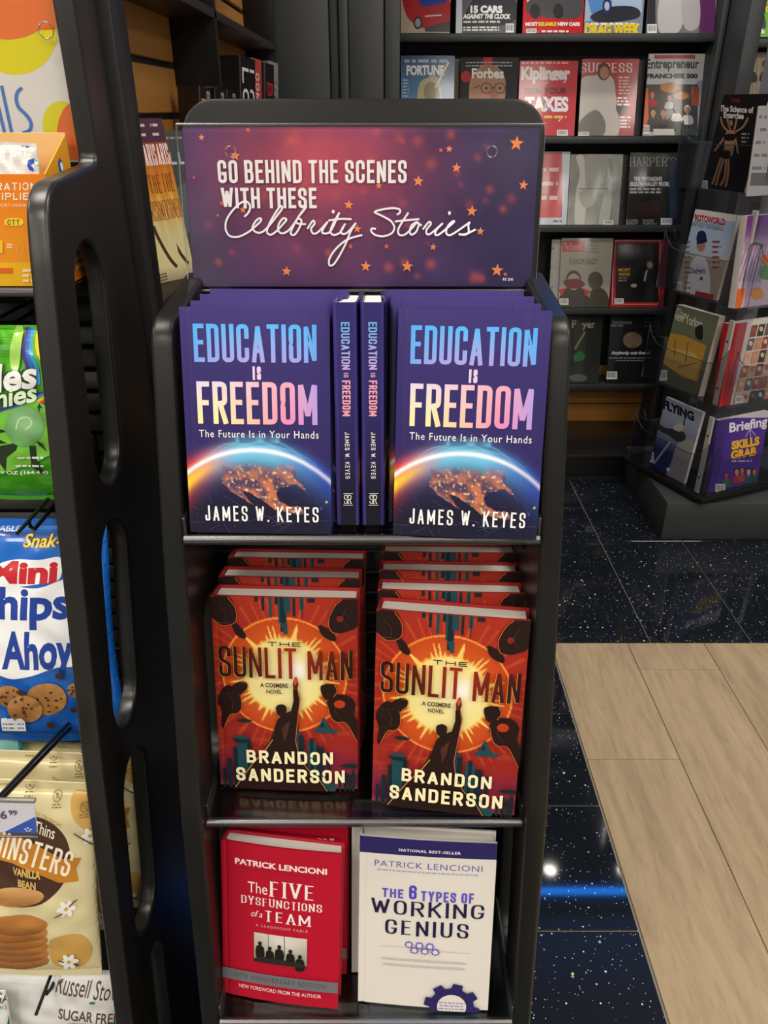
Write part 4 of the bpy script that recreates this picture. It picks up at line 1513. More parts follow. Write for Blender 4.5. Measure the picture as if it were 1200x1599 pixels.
# printed side: hexagon emblem and facts panel
A = Art(76, 146)
hxg = lambda cx, cy, r: [(cx + r * .8 * math.cos(PI / 6 + PI * k / 3), cy + r * math.sin(PI / 6 + PI * k / 3)) for k in range(6)]
A.poly(hxg(46, 30, 9), '#2b4fae'); A.poly(hxg(48, 30, 5), '#e8f0f4')
A.rect(38, 44, 62, 62, '#eab445')
A.rect(6, 46, 34, 78, '#ece6da'); A.t('Nutrition Facts', 8, 49, 32, 55, '#222222', bold=.03); A.lines(8, 59, 33, 3, 5, 2.5, '#555555')
A.rect(0, 118, 76, 146, '#e07a1c'); A.lines(36, 112, 66, 3, 9, 5, '#f2d9b0')
A.phys = (cby1 - cby0, 1.400 - cbz0)
for pn, me in A.meshes('carton_side', lambda u, v, o: np.stack([np.full_like(u, cbx1 - co.x + .0003) + o, u * .076, v * .1455], 1), None).items(): link('side_' + pn, me, PSATIN, carton)


SACH = []


def make_bag(name, w, h, d, art, mat, bodymat, wr=.0012, seed=0, nx=26, ny=34, pw=.5, key='bag', maxlen=.006, seal=.055):
    """Soft pouch: front at -y, bulging; local origin bottom centre."""
    root = bpy.data.objects.new(name, None)
    root.empty_display_size = .03
    COL.objects.link(root)

    def prof(u, v):
        a = np.clip(np.sin(PI * np.clip(u, 0, 1)), 0, 1) ** pw
        vv = np.clip((v - seal * .7) / (1 - seal * 1.4), 0, 1)
        return a * np.clip(np.sin(PI * vv ** .85), 0, 1) ** .45

    def fmap(u, v, o):
        p = prof(u, v)
        wri = wr * (np.sin(u * 23 + seed + 3 * np.sin(v * 9 + seed)) * np.cos(v * 17 - seed) + .6 * np.sin(v * 41 + u * 13 + seed)) * (.35 + p)
        pinch = 1 - .05 * np.sin(PI * np.clip(v, 0, 1)) ** 2
        x = (u - .5) * w * pinch
        return np.stack([x, -d * p - wri * .7 - o - .0012, v * h - .004 * (1 - p) * np.sin(PI * u) * (v < .1)], 1)
    us, vs = np.meshgrid(np.linspace(0, 1, nx + 1), np.linspace(0, 1, ny + 1))
    u, v = us.ravel(), vs.ravel()
    F = fmap(u, v, np.full_like(u, -.0004))
    B = F.copy()
    B[:, 1] = d * .55 * prof(u, v) + .0008
    n = len(u)
    W1 = nx + 1
    fs = []
    for j in range(ny):
        for i in range(nx):
            a = j * W1 + i
            fs.append((a, a + 1, a + 1 + W1, a + W1)); fs.append((n + a, n + a + W1, n + a + 1 + W1, n + a + 1))
    edge = [i for i in range(W1)] + [j * W1 + nx for j in range(1, ny + 1)] + [ny * W1 + i for i in range(nx - 1, -1, -1)] + [j * W1 for j in range(ny - 1, 0, -1)]
    for i in range(len(edge)):
        a, b = edge[i], edge[(i + 1) % len(edge)]
        fs.append((a, n + a, n + b, b))
    me = bpy.data.meshes.new(name + '_pouch')
    me.from_pydata([tuple(p) for p in np.concatenate([F, B])], [], fs)
    link('pouch', smooth(me, 60), bodymat, root)
    put_art(art, key, (w, h), fmap, mat, root, maxlen)
    return root


for (px0, key_, lb_, tilt) in ((-.4005, 'sachet', 'white drink sachet with a blue hexagon standing in the orange carton', 3), (-.4475, 'sachet2', 'white drink sachet with small barcode leaning in the orange carton', -4)):
    sl_, sM_ = Vector((px0, .884, 1.2565)), pmx(6, 0, 0, tilt)
    A = Art(120, 280)
    A.fill(lambda x, y: mixc(lin('#c9ccca'), lin('#e6e7e4'), (y - 30) / 60))
    if key_ == 'sachet':
        A.px = photo_coords(sl_, sM_, .054, .138, 120, 280, .004)
        A.line([(26, 235), (84, 244)], .8, '#9aa09c'); A.lines(27, 228, 44, 1, 4, 2.4, '#4a4a9a', jag=0)
        A.poly([(44, 250), (53, 247), (53, 254), (48, 258), (53, 263), (53, 268), (46, 265), (43, 258)], '#2548b8'); A.poly([(53, 247), (62, 251), (63, 261), (53, 268), (53, 263), (57, 258), (53, 254)], '#8fcbd0')
    else: A.bars(20, 40, 70, 110)
    o = make_bag('drink_sachet', .054, .138, .006, A, PFILM, pmat('sachet_film', '#d4d6d4', .3), .0008, px0 * 30, 14, 20, key=key_)
    tag(o, lb_, 'sachet'); pose(o, sl_, 6, 0, 0, tilt)

# green gummies bag --------------------------------------------------------------------
gl, gM, gw, gh = Vector((-.4175, .808, 1.022)), pmx(6, 0, 0, 0), .166, .197
GRN = '#4fae1c'
A = Art(340, 400)
A.fill(lambda x, y: mixc(lin('#56b81e'), lin('#3c9a16'), y / 400))
A.px = photo_coords(gl, gM, gw, gh, 340, 400, .013)
for y in range(516, 560, 4): A.line([(-140, y), (160, y)], .8, '#409a18')
for k, c in enumerate(('#4b2f8c', '#2a6fc0', '#3f9ad8', '#58b63a', '#f0d020', '#ee8a1c', '#d2281e')):
    x = 34 + k * 4.8
    A.line(catmull([(x + 2, 513), (x + 2, 535), (x + 1 + k * 1.5, 552), (x + 10 + k * 2.5, 575), (x + 14 + k * 3, 600)], 5), 5.6, c)
    A.line(catmull([(70 + k, 612 + k * 2), (45, 622 + k * 3.2), (20, 634 + k * 3.4), (-40, 650 + k * 3.6)], 5), 3.6, c)
A.blob([(18, 515), (30, 513), (32, 560), (28, 580), (16, 566)], '#a8d860')
A.poly([(-30, 655), (10, 640), (62, 625), (90, 640), (100, 700), (60, 720), (0, 740), (-40, 735)], '#74c23a')
for pts in ([(-30, 665), (8, 668), (14, 672), (-12, 676), (16, 690), (-30, 692)], [(0, 694), (34, 688), (30, 700), (14, 712), (12, 734), (-6, 712)], [(50, 694), (60, 694), (62, 722), (72, 742), (52, 728)], [(62, 686), (78, 696), (70, 690), (78, 704), (66, 694)], [(66, 628), (72, 636), (64, 634), (68, 642)]):
    A.poly(pts, '#142c14')
A.ell(43, 664, 31, 31, lambda x, y: mixc(lin('#a4d49c'), lin('#5ea458'), ((x - 50) ** 2 + (y - 652) ** 2) ** .5 / 40), n=40)
A.curve([(30, 668), (36, 652), (50, 650), (55, 660), (46, 668)], 3, '#b8deb0')
for (dx, c, b_) in ((0, '#16401a', .085), (0, '#f1f1ee', .03)):
    A.t('Skittles', -118, 566, 61, 611, c, bold=b_, wf=lambda x, y: (x, y - (x - 10) * .12))
    A.t('GUMMIES' if False else 'Gummies', -98, 604, 62, 634, c if c != '#f1f1ee' else '#d8efc8', bold=b_ * .9, wf=lambda x, y: (x, y - (x - 10) * .16))
A.lines(32, 711, 74, 1, 8, 3, '#e8f0e0', jag=.05); A.lines(28, 724, 74, 1, 8, 3, '#e8f0e0', jag=.05)
A.t('9 OZ (164.4 g)', 4, 733, 77, 740, '#f0f4ea', bold=.02)
for y in range(746, 772, 3): A.line([(-140, y + 2), (170, y - 3)], .7, '#378f14')
gb = make_bag('snack_bag', gw, gh, .016, A, PFILM, pmat('green_film', GRN, .25), .0012, 1.3, key='gummies')
tag(gb, 'green gummy candy bag with a rainbow stripe hanging on the snack fixture', 'snack bag')
pose(gb, gl, 6)

# blue cookie bag ----------------------------------------------------------------------
bl_, bM, bw_, bh_ = Vector((-.4265, .742, .707)), pmx(13), .190, .293
A = Art(380, 580)
A.fill(lambda x, y: mixc(lin('#1566c4'), lin('#0f58b4'), y / 580))
A.px = photo_coords(bl_, bM, bw_, bh_, 380, 580, .021)
A.rect(-160, 836, 190, 842, '#0b3f86')
A.t('RESEALABLE', -60, 828, 22, 835, '#dfeaf4', bold=.02)
for (c, b_) in (('#1a1408', .07), ('#e9c63a', .02)):
    A.t('Snak-Sak', 31, 838, 130, 858, c, bold=b_, shear=.2)
A.blob([(-10, 886), (20, 876), (60, 876), (92, 874), (92, 906), (60, 912), (10, 918), (-20, 914)], '#eef0f2')
A.t('Mini', -22, 878, 89, 912, '#c0202c', bold=.05)
A.blob([(-70, 930), (0, 915), (60, 918), (110, 905), (135, 930), (125, 1005), (118, 1038), (95, 1040), (40, 1056), (5, 1056), (-60, 1020)], '#eef1f4')
for (c, b_) in (('#1a3f9c', .035),):
    A.t('Chips', -58, 916, 112, 982, c, bold=b_)
    A.t('Ahoy', 2, 984, 118, 1062, c, bold=b_)
for (x, y, r_, q) in ((12, 1088, 22, 0), (74, 1090, 32, 1), (122, 1076, 14, 2), (40, 1106, 28, 3)):
    A.ell(x, y, r_, r_ * .82, lambda xx, yy, a=x, b=y: mixc(lin('#b9864e'), lin('#8c5c30'), .5 + .9 * fbm(xx * .12, yy * .12) + (yy - b) * .01), n=34)
    rr = random.Random(q)
    for _ in range(11):
        a_, d_ = rr.uniform(0, 6.28), rr.uniform(.1, .85) * r_
        A.ell(x + d_ * math.cos(a_), y + .8 * d_ * math.sin(a_), rr.uniform(1.5, 3.2), rr.uniform(1.4, 2.6), '#43291a', n=8)
for (x, y) in ((97, 1052), (36, 1078), (118, 1107), (80, 1130)): A.ell(x, y, 6, 5, '#40271d', n=12)
for x in (1, 11, 25): A.poly([(x, 1122), (x + 9, 1120), (x + 14, 1126), (x + 14, 1142), (x, 1142)], '#e4e6e8')
for x in (3, 13, 27): A.lines(x, 1130, x + 10, 2, 5, 2, '#3a5c9c')
for y in range(1144, 1160, 3): A.line([(-160, y), (160, y - 4)], .7, '#0d4f9e')
cb = make_bag('snack_bag', bw_, bh_, .024, A, PFILM, pmat('blue_film', '#1463c0', .22), .0013, 2.1, key='cookies')
tag(cb, 'shiny blue mini chocolate chip cookie bag hanging on the snack fixture', 'snack bag')
pose(cb, bl_, 13)

# cream cookie-thin pouches on a peg ---------------------------------------------------
tl, tM, tw, th_ = Vector((-.447, .588, .462)), pmx(7, 3, 0, 7), .178, .298
A = Art(360, 600)
A.fill('#ddd2a4')
A.px = photo_coords(tl, tM, tw, th_, 360, 600, .015)
A.blob([(108, 1252), (122, 1246), (140, 1255), (150, 1290), (148, 1306), (128, 1302), (110, 1280)], '#d3ab5e')
A.ell(40, 1346, 72, 68, '#4a3226', n=48)
A.blob([(78, 1470), (100, 1462), (130, 1466), (143, 1490), (130, 1515), (100, 1518), (80, 1505)], '#cfa355')
for k in range(6):
    y = 1502 - k * 12
    A.ell(22 + k * .6, y, 54 - k * .5, 17, lambda xx, yy, b=y: mixc(lin('#b97c3c'), lin('#8a5424'), (yy - b) / 14 + .5 * fbm(xx * .1, yy * .1, b)), n=34)
A.ell(24, 1397, 48, 15, lambda xx, yy: mixc(lin('#d2a468'), lin('#a97238'), (yy - 1390) / 20 + .5 * fbm(xx * .1, yy * .15)), n=34)
ban = [(-110, 1286), (-40, 1290), (30, 1306), (70, 1326), (100, 1342), (129, 1344), (121, 1360), (126, 1379), (95, 1377), (60, 1362), (20, 1344), (-40, 1332), (-110, 1328)]
A.poly(ban, '#c07f28')
bend = lambda x, y: (x + (y - 1330) * -.28, y + .30 * (x - 20) + .0010 * (x - 20) ** 2 * (1 if x < 60 else .3))
A.s('THINSTERS', -28, 1304, 112, 1340, 4.2, '#f2ead2', gap=4.0, wf=bend)
sc_ = lambda x, y: (x, y + .34 * (x - 55))
A.t('Cookie Thins', 2, 1284, 86, 1302, '#f2ead2', bold=.01, shear=.2, wf=sc_)
A.t('VANILLA', 22, 1354, 66, 1366, '#d9b76a', bold=.04, wf=lambda x, y: (x, y + .22 * (x - 44)))
A.t('BEAN', 30, 1371, 59, 1383, '#d9b76a', bold=.04, wf=lambda x, y: (x, y + .22 * (x - 44)))
A.t('REALLY CRUNCHY', 40, 1270, 96, 1276, '#b0813a', wf=lambda x, y: (x, y + .5 * (x - 55)))
for (fx, fy) in ((107, 1419), (107, 1505), (141, 1311)):
    for k in range(6): A.ell(fx + 8 * math.cos(k * 1.047), fy + 7 * math.sin(k * 1.047), 7, 4, '#f4f2ea', rot=60 * k, n=14)
    A.ell(fx, fy, 3, 3, '#caa84a', n=10)
for p in ([(112, 1415), (125, 1405)], [(90, 1428), (102, 1424)], [(92, 1500), (100, 1504)], [(114, 1508), (123, 1511)], [(116, 1304), (130, 1314), (147, 1326)]): A.line(p, 1.8, '#4a3320')
for (ix, iy) in ((0, 1218), (42, 1234), (87, 1249), (131, 1265)):
    A.ring(ix, iy, 6.5, 7.5, 1, '#6a5428', n=20); A.line([(ix - 4.5, iy - 5), (ix + 4.5, iy + 5)], 1, '#6a5428'); A.ell(ix, iy, 2.4, 3.4, '#a08a50', n=10)
    A.lines(ix - 8, iy + 10, ix + 8, 2, 4, 1.8, '#8a7444', center=True)
thin_ = make_bag('cookie_pouch', tw, th_, .017, A, PFILMM, pmat('cream_film', '#ddd2a4', .45), .001, .4, key='thins')
tag(thin_, 'cream vanilla cookie thins pouch at the front of its peg with price tag', 'snack bag', 'cream cookie pouches on one peg')
pose(thin_, tl, 7, 3, 0, 7)
for (dx, dy, dz, rl, lb) in ((.016, .078, -.026, 3, 'cream cookie thins pouch hanging second on its peg behind the front pouch'), (.022, .150, -.082, 2, 'cream cookie thins pouch hanging last on its peg against the louvred back')):
    c = copy_tree(thin_)
    tag(c, lb, 'snack bag')
    pose(c, tl + Vector((dx, dy, dz)), 5, 0, 0, rl)
# teal pouch beside them
A = Art(200, 300)
A.fill('#2fa3ad'); A.rect(0, 30, 200, 60, '#8fd0d0'); A.t('CRUNCH', 30, 90, 170, 130, '#e8f4f2', bold=.05)
tp = make_bag('snack_bag', .12, .20, .015, A, PFILM, pmat('teal_film', '#2fa3ad', .3), key='teal')
tag(tp, 'teal snack bag hanging beside the cream cookie pouches', 'snack bag'); pose(tp, (-.535, .735, .518), 6)


# white sugar-free candy bags ----------------------------------------------------------
def sugar_art(loc, M, w, h, ox, oy):
    a = Art(340, 420)
    a.fill(lambda x, y: mixc(lin('#d4d6d4'), lin('#e0e0dc'), y / 420))
    a.px = photo_coords(loc, M, w, h, 340, 420, .015)
    BR = '#5a3f36'
    wf = lambda x, y: (x, y + .17 * (x - ox))
    a.t('Russell Stover', ox - 2, oy, ox + 112, oy + 24, BR, bold=.005, shear=.3, wf=wf)
    a.curve([(ox + 8, oy + 23), (ox + 4, oy + 12), (ox + 6, oy - 4), (ox + 16, oy - 5), (ox + 14, oy + 6), (ox + 5, oy + 9)], 1.6, BR, 'lettering')
    a.ell(ox + 58, oy + 38, 5, 2, '#3c7a4a')
    a.t('SUGAR FREE', ox + 6, oy + 42, ox + 100, oy + 56, BR, bold=.015, wf=wf)
    a.t('WITH STEVIA EXTRACT', ox + 22, oy + 59, ox + 100, oy + 65, '#3c8a5a', wf=wf)
    a.rect(ox + 50, oy + 70, ox + 140, oy + 200, '#187a3c')
    return a


gl2, gM2 = Vector((-.425, .565, .235)), pmx(10, 0, 0, 2)
A = sugar_art(gl2, gM2, .176, .212, 86, 1531)
sg = make_bag('candy_bag', .176, .212, .018, A, PFILMM, pmat('white_film', '#d6d7d4', .4), .0014, 1.9, key='sugarfree')
tag(sg, 'white sugar free candy bag hanging below the cream cookie pouches, beside the slotted panel', 'snack bag'); pose(sg, gl2, 10, 0, 0, 2)
gl3, gM3 = Vector((-.557, .535, .240)), pmx(10, 0, 0, -1)
A = sugar_art(gl3, gM3, .176, .212, -42, 1517)
sg2 = make_bag('candy_bag', .176, .212, .018, A, PFILMM, pmat('white_film', '#d6d7d4', .4), .0014, .7, key='sugarfree2')
tag(sg2, 'white sugar free candy bag on the next peg, away from the slotted panel', 'snack bag'); pose(sg2, gl3, 10, 0, 0, -1)


# peg hooks and price tags -------------------------------------------------------------
def hook(x, yb, zb, yf, zf, label, tagged=True, two=.012):
    t = thing('peg_hook', label, 'peg hook', (x, yb, zb))
    dy, dz = yf - yb, zf - zb
    link('lower_rod', tube([(0, 0, 0), (0, dy * .6, dz * .6), (0, dy * .97, dz * .97), (0, dy, dz + .008), (0, dy, dz + .013)], .0024, n=8), HOOKM, t)
    link('upper_rod', tube([(0, 0, two), (0, dy - .03, dz + two + .004)], .0022, n=8), HOOKM, t)
    part_box('back_plate', (-.014, .014, -.002, .004, -.02, .04), HOOKM, t, .001, 1)
    return t


hook(-.398, .945, .655, .560, .792, 'black wire peg hook holding the cream cookie pouches')
hook(-.425, .945, .438, .575, .430, 'black wire peg hook holding the white candy bag beside the panel')
hook(-.395, .945, 1.005, .752, 1.004, 'black wire peg hook holding the blue cookie bag')
hook(-.42, .945, 1.21, .80, 1.208, 'black wire peg hook holding the green gummy bag')
hook(-.555, .945, .440, .545, .436, 'black wire peg hook holding the far white candy bag')
BLU = '#2f57b4'


def price_tag(loc, w, h, roll, txt, label):
    M = pmx(12, 0, 0, roll)
    t = thing('price_tag', label, 'price tag', loc)
    t.rotation_euler = M.to_euler()
    part_box('tag_card', (-w / 2, w / 2, -.0008, .0008, 0, h), WHITEP, t, 0)
    A = Art(100, 76)
    A.fill('#d9d7de')
    if txt:
        A.poly([(100, 34), (100, 76), (52, 76)], BLU)
        for (x, y) in ((84, 66), (88, 63), (92, 66), (86, 70), (90, 70)): A.ell(x, y, 1.7, 1.7, '#dfe6f4', n=10)
        A.t('$6', 40, 20, 60, 44, '#4a4a58', bold=.02); A.t('99', 63, 18, 75, 31, '#4a4a58', bold=.02)
    else: A.lines(20, 20, 80, 3, 16, 5, '#8a8a94')
    put_art(A, 'tag' + label[:6], (w, h), flat_map(w, h, -w / 2, -.0009, 0), PSATIN, t, None)
    link('clear_cover', rbox(-w / 2 - .002, w / 2 + .002, -.0042, -.003, -.003, h + .004, .0004, 1), ACRYL, t)
    link('top_channel', tube([(-w / 2 - .002, -.002, h + .004), (w / 2 + .002, -.002, h + .004)], .0026, n=8), ACRYLE, t)
    link('bottom_channel', tube([(-w / 2 - .002, -.003, -.003), (w / 2 + .002, -.003, -.003)], .0014, n=8), ACRYLE, t)


price_tag((-.384, .535, .781), .07, .035, 2, '6', 'price tag reading 6.99 clipped before the cream cookie pouches')
price_tag((-.415, .520, .372), .06, .04, 2, '', 'clear price tag holder below the cream cookie pouches')


# ================================================================== THE WALL BOOKCASE (behind the stand)
case = thing('wall_bookcase', 'black wall bookcase with tan slatted back boards and dividers', 'bookcase', (-.42, 1.9, 0))
CO = Vector((-.42, 1.9, 0))
WOODB = pmat('tan_slat_board', '#a06e2c', .5, var=.2, vscale=5, stretch=(1, .3, 6))
part_box('end_column', rel((-.50, -.318, 1.035, 1.125, 0, 2.4), CO), BLACK, case, .004)
part_box('end_post', rel((-.34, -.302, 1.01, 1.035, 0, 2.4), CO), BLACKM, case, .003)
part_box('back_core', rel((-.52, -.487, 1.12, 3.08, 0, 2.4), CO), BLACKM, case, 0)
sb = rbox(-.006, .006, -.975, .975, -.0435, .0435, .002, 1, 'slat_board')
for k in range(24):
    o = link('slat_board', sb, WOODB, case)
    o.location = (-.480 - CO.x, 2.1 - CO.y, .06 + k * .1)
for y in (2.0, 3.06): part_box('divider', rel((-.474, -.372, y, y + .022, 1.47 if y < 2.5 else 1.175, 2.4), CO), BLACK, case, .002)
for z in (.55, 1.16, 1.60): part_box('shelf', rel((-.474, -.320 if z < 1.5 else -.372, 1.126, 3.06, z, z + .018), CO), BROWNB, case, .002)
# plain closing panels between the bookcase and the magazine wall
facade = thing('closing_panel', 'plain charcoal closing panels between bookcase and magazine wall', 'wall panel', (-.2, 3.1, 0))
PO = Vector((-.2, 3.1, 0))
for (x0, x1, y0) in ((-.470, -.190, 3.095), (-.188, -.157, 3.13), (-.155, -.124, 3.10), (-.122, -.001, 3.12)):
    part_box('panel', rel((x0, x1, y0, 3.2, 0, 2.5), PO), RACKM, facade, .003)


PYAW, PW_, PH_ = 56, .15, .236
PM = pmx(9, PYAW)
PX = PM @ Vector((1, 0, 0))
pr1 = at(287, 430, Y=1.295); pr1.z = 1.1785
ploc = pr1 - PX * (PW_ / 2); ploc.z = 1.1785


def prisoner_art():
    a = Art(300, 440)
    def bg(x, y):
        u, v = x / 300, y / 440
        st = .5 + .5 * math.sin(u * 60 + 8 * fbm(u * 3, v * .6))
        c = mixc(lin('#5a2130'), lin('#b8541e'), v * 3.2)
        c = mixc(c, lin('#dcae2c'), (v - .22) * 3.4)
        c = mixc(c, lin('#cfc890'), (v - .45) * 4)
        c = mixc(c, lin('#8a5c68'), (v - .9) * 6)
        return mixc(c, lin('#b05a1a'), .6 * st * max(0, 1 - abs(v - .35) * 2.2) * (.3 + u))
    a.pic(0, 0, 300, 440, 70, 40, bg)
    a.rect(0, 0, 300, 62, '#4c2c3c')
    a.lines(170, 14, 285, 2, 24, 7, '#c8b8bc', jag=.1)
    a.s('PARIS', 236, 66, 297, 122, 3.6, '#efe7e4', gap=4)
    a.s('THE', 244, 146, 288, 196, 4, '#8c4a1c', gap=5)
    a.s('PRISONER', 216, 216, 297, 270, 1.9, '#a0421a', gap=3.4)
    a.line(catmull([(222, 282), (232, 318), (256, 372), (280, 404)], 5), 11, '#4a2420')
    a.lines(150, 310, 200, 6, 13, 4, '#7c6c48')
    a.lines(190, 414, 240, 3, 8, 4, '#6a5448')
    return a


pz = make_book('paperback_book', PW_, PH_, .018, pmat('amber_spine', '#b5762a', .4), prisoner_art(), PSATIN, 'prisoner', board=.0006, groove=.0003, bow=.001, pages_inset=.0004)
tag(pz, 'amber novel with striped light cover on the wall bookcase shelf, nearest the end column', 'book')
pose(pz, ploc, 9, PYAW)
c = copy_tree(pz)
tag(c, 'amber novel with striped light cover, tucked behind another copy near the sign', 'book')
pr2 = at(305, 426, Y=1.325); pr2.z = 1.1785
pose(c, Vector((pr2.x, pr2.y, 1.1785)) - PX * (PW_ / 2), 9, PYAW)
A = Art(300, 440)
A.fill('#3a4040'); A.s('VILLAGE', 30, 70, 270, 110, 9, '#b8bcbc'); A.lines(60, 20, 240, 1, 10, 7, '#8a9090'); A.ell(150, 260, 80, 90, '#566060')
gbk = make_book('paperback_book', .14, .215, .02, pmat('grey_spine', '#3a4040', .45), A, PSATIN, 'greybook', board=.0006, groove=.0003, pages_inset=.0004)
tag(gbk, 'dark grey book standing on the bookcase shelf behind the amber novels', 'book'); pose(gbk, (-.338, 1.47, 1.1785), 9, 32)


def spine_book(name, w, h, t, col, spine, label, x, y, z, lean=6, art=None, key='sp'):
    b = make_book(name, w, h, t, pmat('cover_' + key, col, .45), art, PSATIN, key, board=.0007, groove=.0003, bow=.0004, spine_art=spine, pages_inset=.0006)
    tag(b, label, 'book')
    # spine turned out towards the aisle (+X), front cover towards the near end
    M = Matrix.Rotation(R(-24), 3, 'Z') @ Matrix.Rotation(R(-lean), 3, 'X') @ Matrix.Rotation(R(180), 3, 'Z')
    b.rotation_euler = M.to_euler()
    b.location = Vector((x, y, z)) - M @ Vector((-w / 2, t, 0))
    return b


def emo_spine():
    a = Art(60, 420)
    a.fill('#17110f', 4, 4)
    a.clip = False
    a.rect(34, 10, 54, 400, '#8a8a88')
    a.lines(36, 20, 52, 30, 12, 6, '#4a4a4a')
    a.t('Emotional', 34, -12, 250, 14, '#c8a02c', bold=.03, wf=lambda x, y: (18 - y, x))
    return a


def lo_spine():
    a = Art(60, 420)
    a.fill('#141416', 4, 4)
    a.clip = False
    a.s('LOVE', 30, -22, 260, 22, 9, '#e4e2de', gap=14, wf=lambda x, y: (30 - y, x))
    a.lines(8, 290, 52, 8, 14, 7, '#b8b8b6')
    return a


ZS = 1.1785
for (y, lb) in ((1.87, 'black book with gold spine lettering on the bookcase shelf, nearest the tan slats'), (2.04, 'black book with gold spine lettering, between two like it'), (2.20, 'black book with gold spine lettering next to the tall white spine letters')):
    spine_book('paperback_book', .058, .292, .045, '#1c1412', emo_spine(), lb, -.412, y, ZS, key='emo')
for (y, lb) in ((2.34, 'black book with tall white spine letters just past the bookcase divider'), (2.44, 'black book with tall white spine letters beside the coral book')):
    spine_book('paperback_book', .07, .375, .05, '#1a1a1c', lo_spine(), lb, -.40, y, ZS, key='lo')
A2 = Art(60, 420); A2.fill('#c0483c', 4, 4); A2.clip = False; A2.s('COMING HOME', 40, -14, 330, 14, 6, '#e8c8c0', gap=6, wf=lambda x, y: (30 - y, x))
spine_book('paperback_book', .07, .38, .05, '#8a7078', A2, 'coral spined book on the bookcase shelf beside the tall white letters', -.40, 2.56, ZS, key='coral')
A3 = Art(60, 420); A3.fill('#1c1a1a', 4, 4); A3.clip = False; A3.s('BRIDGE', 60, -20, 320, 20, 8, '#b02a30', gap=8, wf=lambda x, y: (30 - y, x))
spine_book('paperback_book', .07, .38, .06, '#3a3638', A3, 'black book with red spine letters near the closing panels', -.40, 2.82, ZS, key='bridge')
A4 = Art(60, 420); A4.fill('#8a8880', 4, 4); A4.clip = False; A4.lines(10, 60, 50, 12, 24, 8, '#4a4846')
spine_book('paperback_book', .07, .39, .06, '#a09c94', A4, 'pale grey book at the far end of the bookcase shelf', -.40, 2.93, ZS, key='pale')


# ================================================================== THE MAGAZINE WALL
RY = 3.25
ROWS = (52, 212, 351, 480, 598)
ROWZ = [at(900, y, Y=RY + .016).z for y in ROWS]
rack = thing('magazine_rack', 'charcoal wall rack with five sloped magazine shelves', 'magazine rack', (.62, 3.3, 0))
RO = Vector((.62, 3.3, 0))
part_box('side_upright', rel((.003, .056, 3.12, 3.45, 0, 2.55), RO), RACKM, rack, .003)
part_box('side_upright', rel((1.196, 1.216, 3.22, 3.45, .1, 2.55), RO), RACKM, rack, .003)
part_box('back_board', rel((.056, 1.196, 3.43, 3.45, .33, 2.55), RO), BLACKM, rack, 0)
for z in ROWZ + [ROWZ[0] + .327]:
    sh = part_box('shelf', rel((.057, 1.195, RY, 3.429, z - .026, z - .002), RO), RACKM, rack, .002)
WB = rbox(-.57, .57, -.006, .006, -.0435, .0435, .002, 1, 'slat_board')
for k in range(3):
    o = link('slat_board', WB, WOODB, rack)
    o.location = (.626 - RO.x, 3.40 - RO.y, .165 + k * .092)
part_box('base_cabinet', rel((.057, 1.195, 3.0, 3.42, 0.03, .112), RO), BLACK, rack, .004)
part_box('kick_board', rel((.057, 1.195, 3.02, 3.40, 0.0, .03), RO), BLACKM, rack, 0)
part_box('base_ledge', rel((.057, 1.195, 2.985, 3.42, .113, .127), RO), BLACKG, rack, .003)
canopy = thing('rack_canopy', 'dark canopy above the magazine wall with a blue light strip', 'canopy', (.9, 3.1, 2.49))
KO = Vector(canopy.location)
part_box('canopy_box', rel((-.5, 3.3, 2.872, 3.5, 2.556, 2.70), KO), pmat('navy_canopy', '#1a2b52', .5), canopy, .004)
link('light_strip', rbox(.1 - KO.x, 2.4 - KO.x, 2.856 - KO.y, 2.871 - KO.y, 2.487 - KO.z, 2.533 - KO.z, .004, 2), emit_mat('blue_led', '#1f86ff', 16.0), canopy)
part_box('strip_channel', rel((-.5, 3.3, 2.872, 2.90, 2.48, 2.555), KO), BLACKM, canopy, .001)


def fig(a, x, y, s, skin, cloth, hair):
    a.blob([(x - 1.0 * s, y + 2.6 * s), (x - .9 * s, y + 1.35 * s), (x - .3 * s, y + .95 * s), (x + .3 * s, y + .95 * s), (x + .9 * s, y + 1.35 * s), (x + 1.0 * s, y + 2.6 * s)], cloth)
    a.ell(x, y - .1 * s, .62 * s, .78 * s, hair, n=18)
    a.ell(x, y + .08 * s, .5 * s, .66 * s, skin, n=18)
    a.rect(x - .2 * s, y + .6 * s, x + .2 * s, y + 1.05 * s, skin)
    for k in (-1, 1): a.ell(x + k * .2 * s, y + .0 * s, .07 * s, .05 * s, '#2a1c18', n=8)
    a.line([(x - .2 * s, y + .42 * s), (x + .2 * s, y + .42 * s)], .07 * s, '#8a4038')


def magazine(label, xl, xr, yb, yt, draw, mat=PGLOSS, Y=None, t=.009, cover='#d8d6d2', lean=13, key='mag', bow=.003, W=400, H=530):
    Y = Y or RY + .014
    A0, B0 = at(xl, yb, Y=Y), at(xr, yb, Y=Y)
    loc = (A0 + B0) / 2
    w = (B0 - A0).x
    M = pmx(lean)
    ys = photo_coords(loc, M, w, 1.0, 1.0, 1.0)(np.array([[(xl + xr) / 2, yt]]))
    h = float(1 - ys[0, 1])
    a = Art(W, H)
    a.px = photo_coords(loc, M, w, h, W, H)
    draw(a)
    m = make_book('magazine', w, h, t, pmat('magcover_' + key, cover, .35), a, mat, key, board=.0004, groove=0, bow=bow, pages_inset=.0003, cover_name='cover')
    tag(m, label, 'magazine')
    loc = Vector((loc.x, loc.y, loc.z))
    pose(m, loc, lean)
    return m


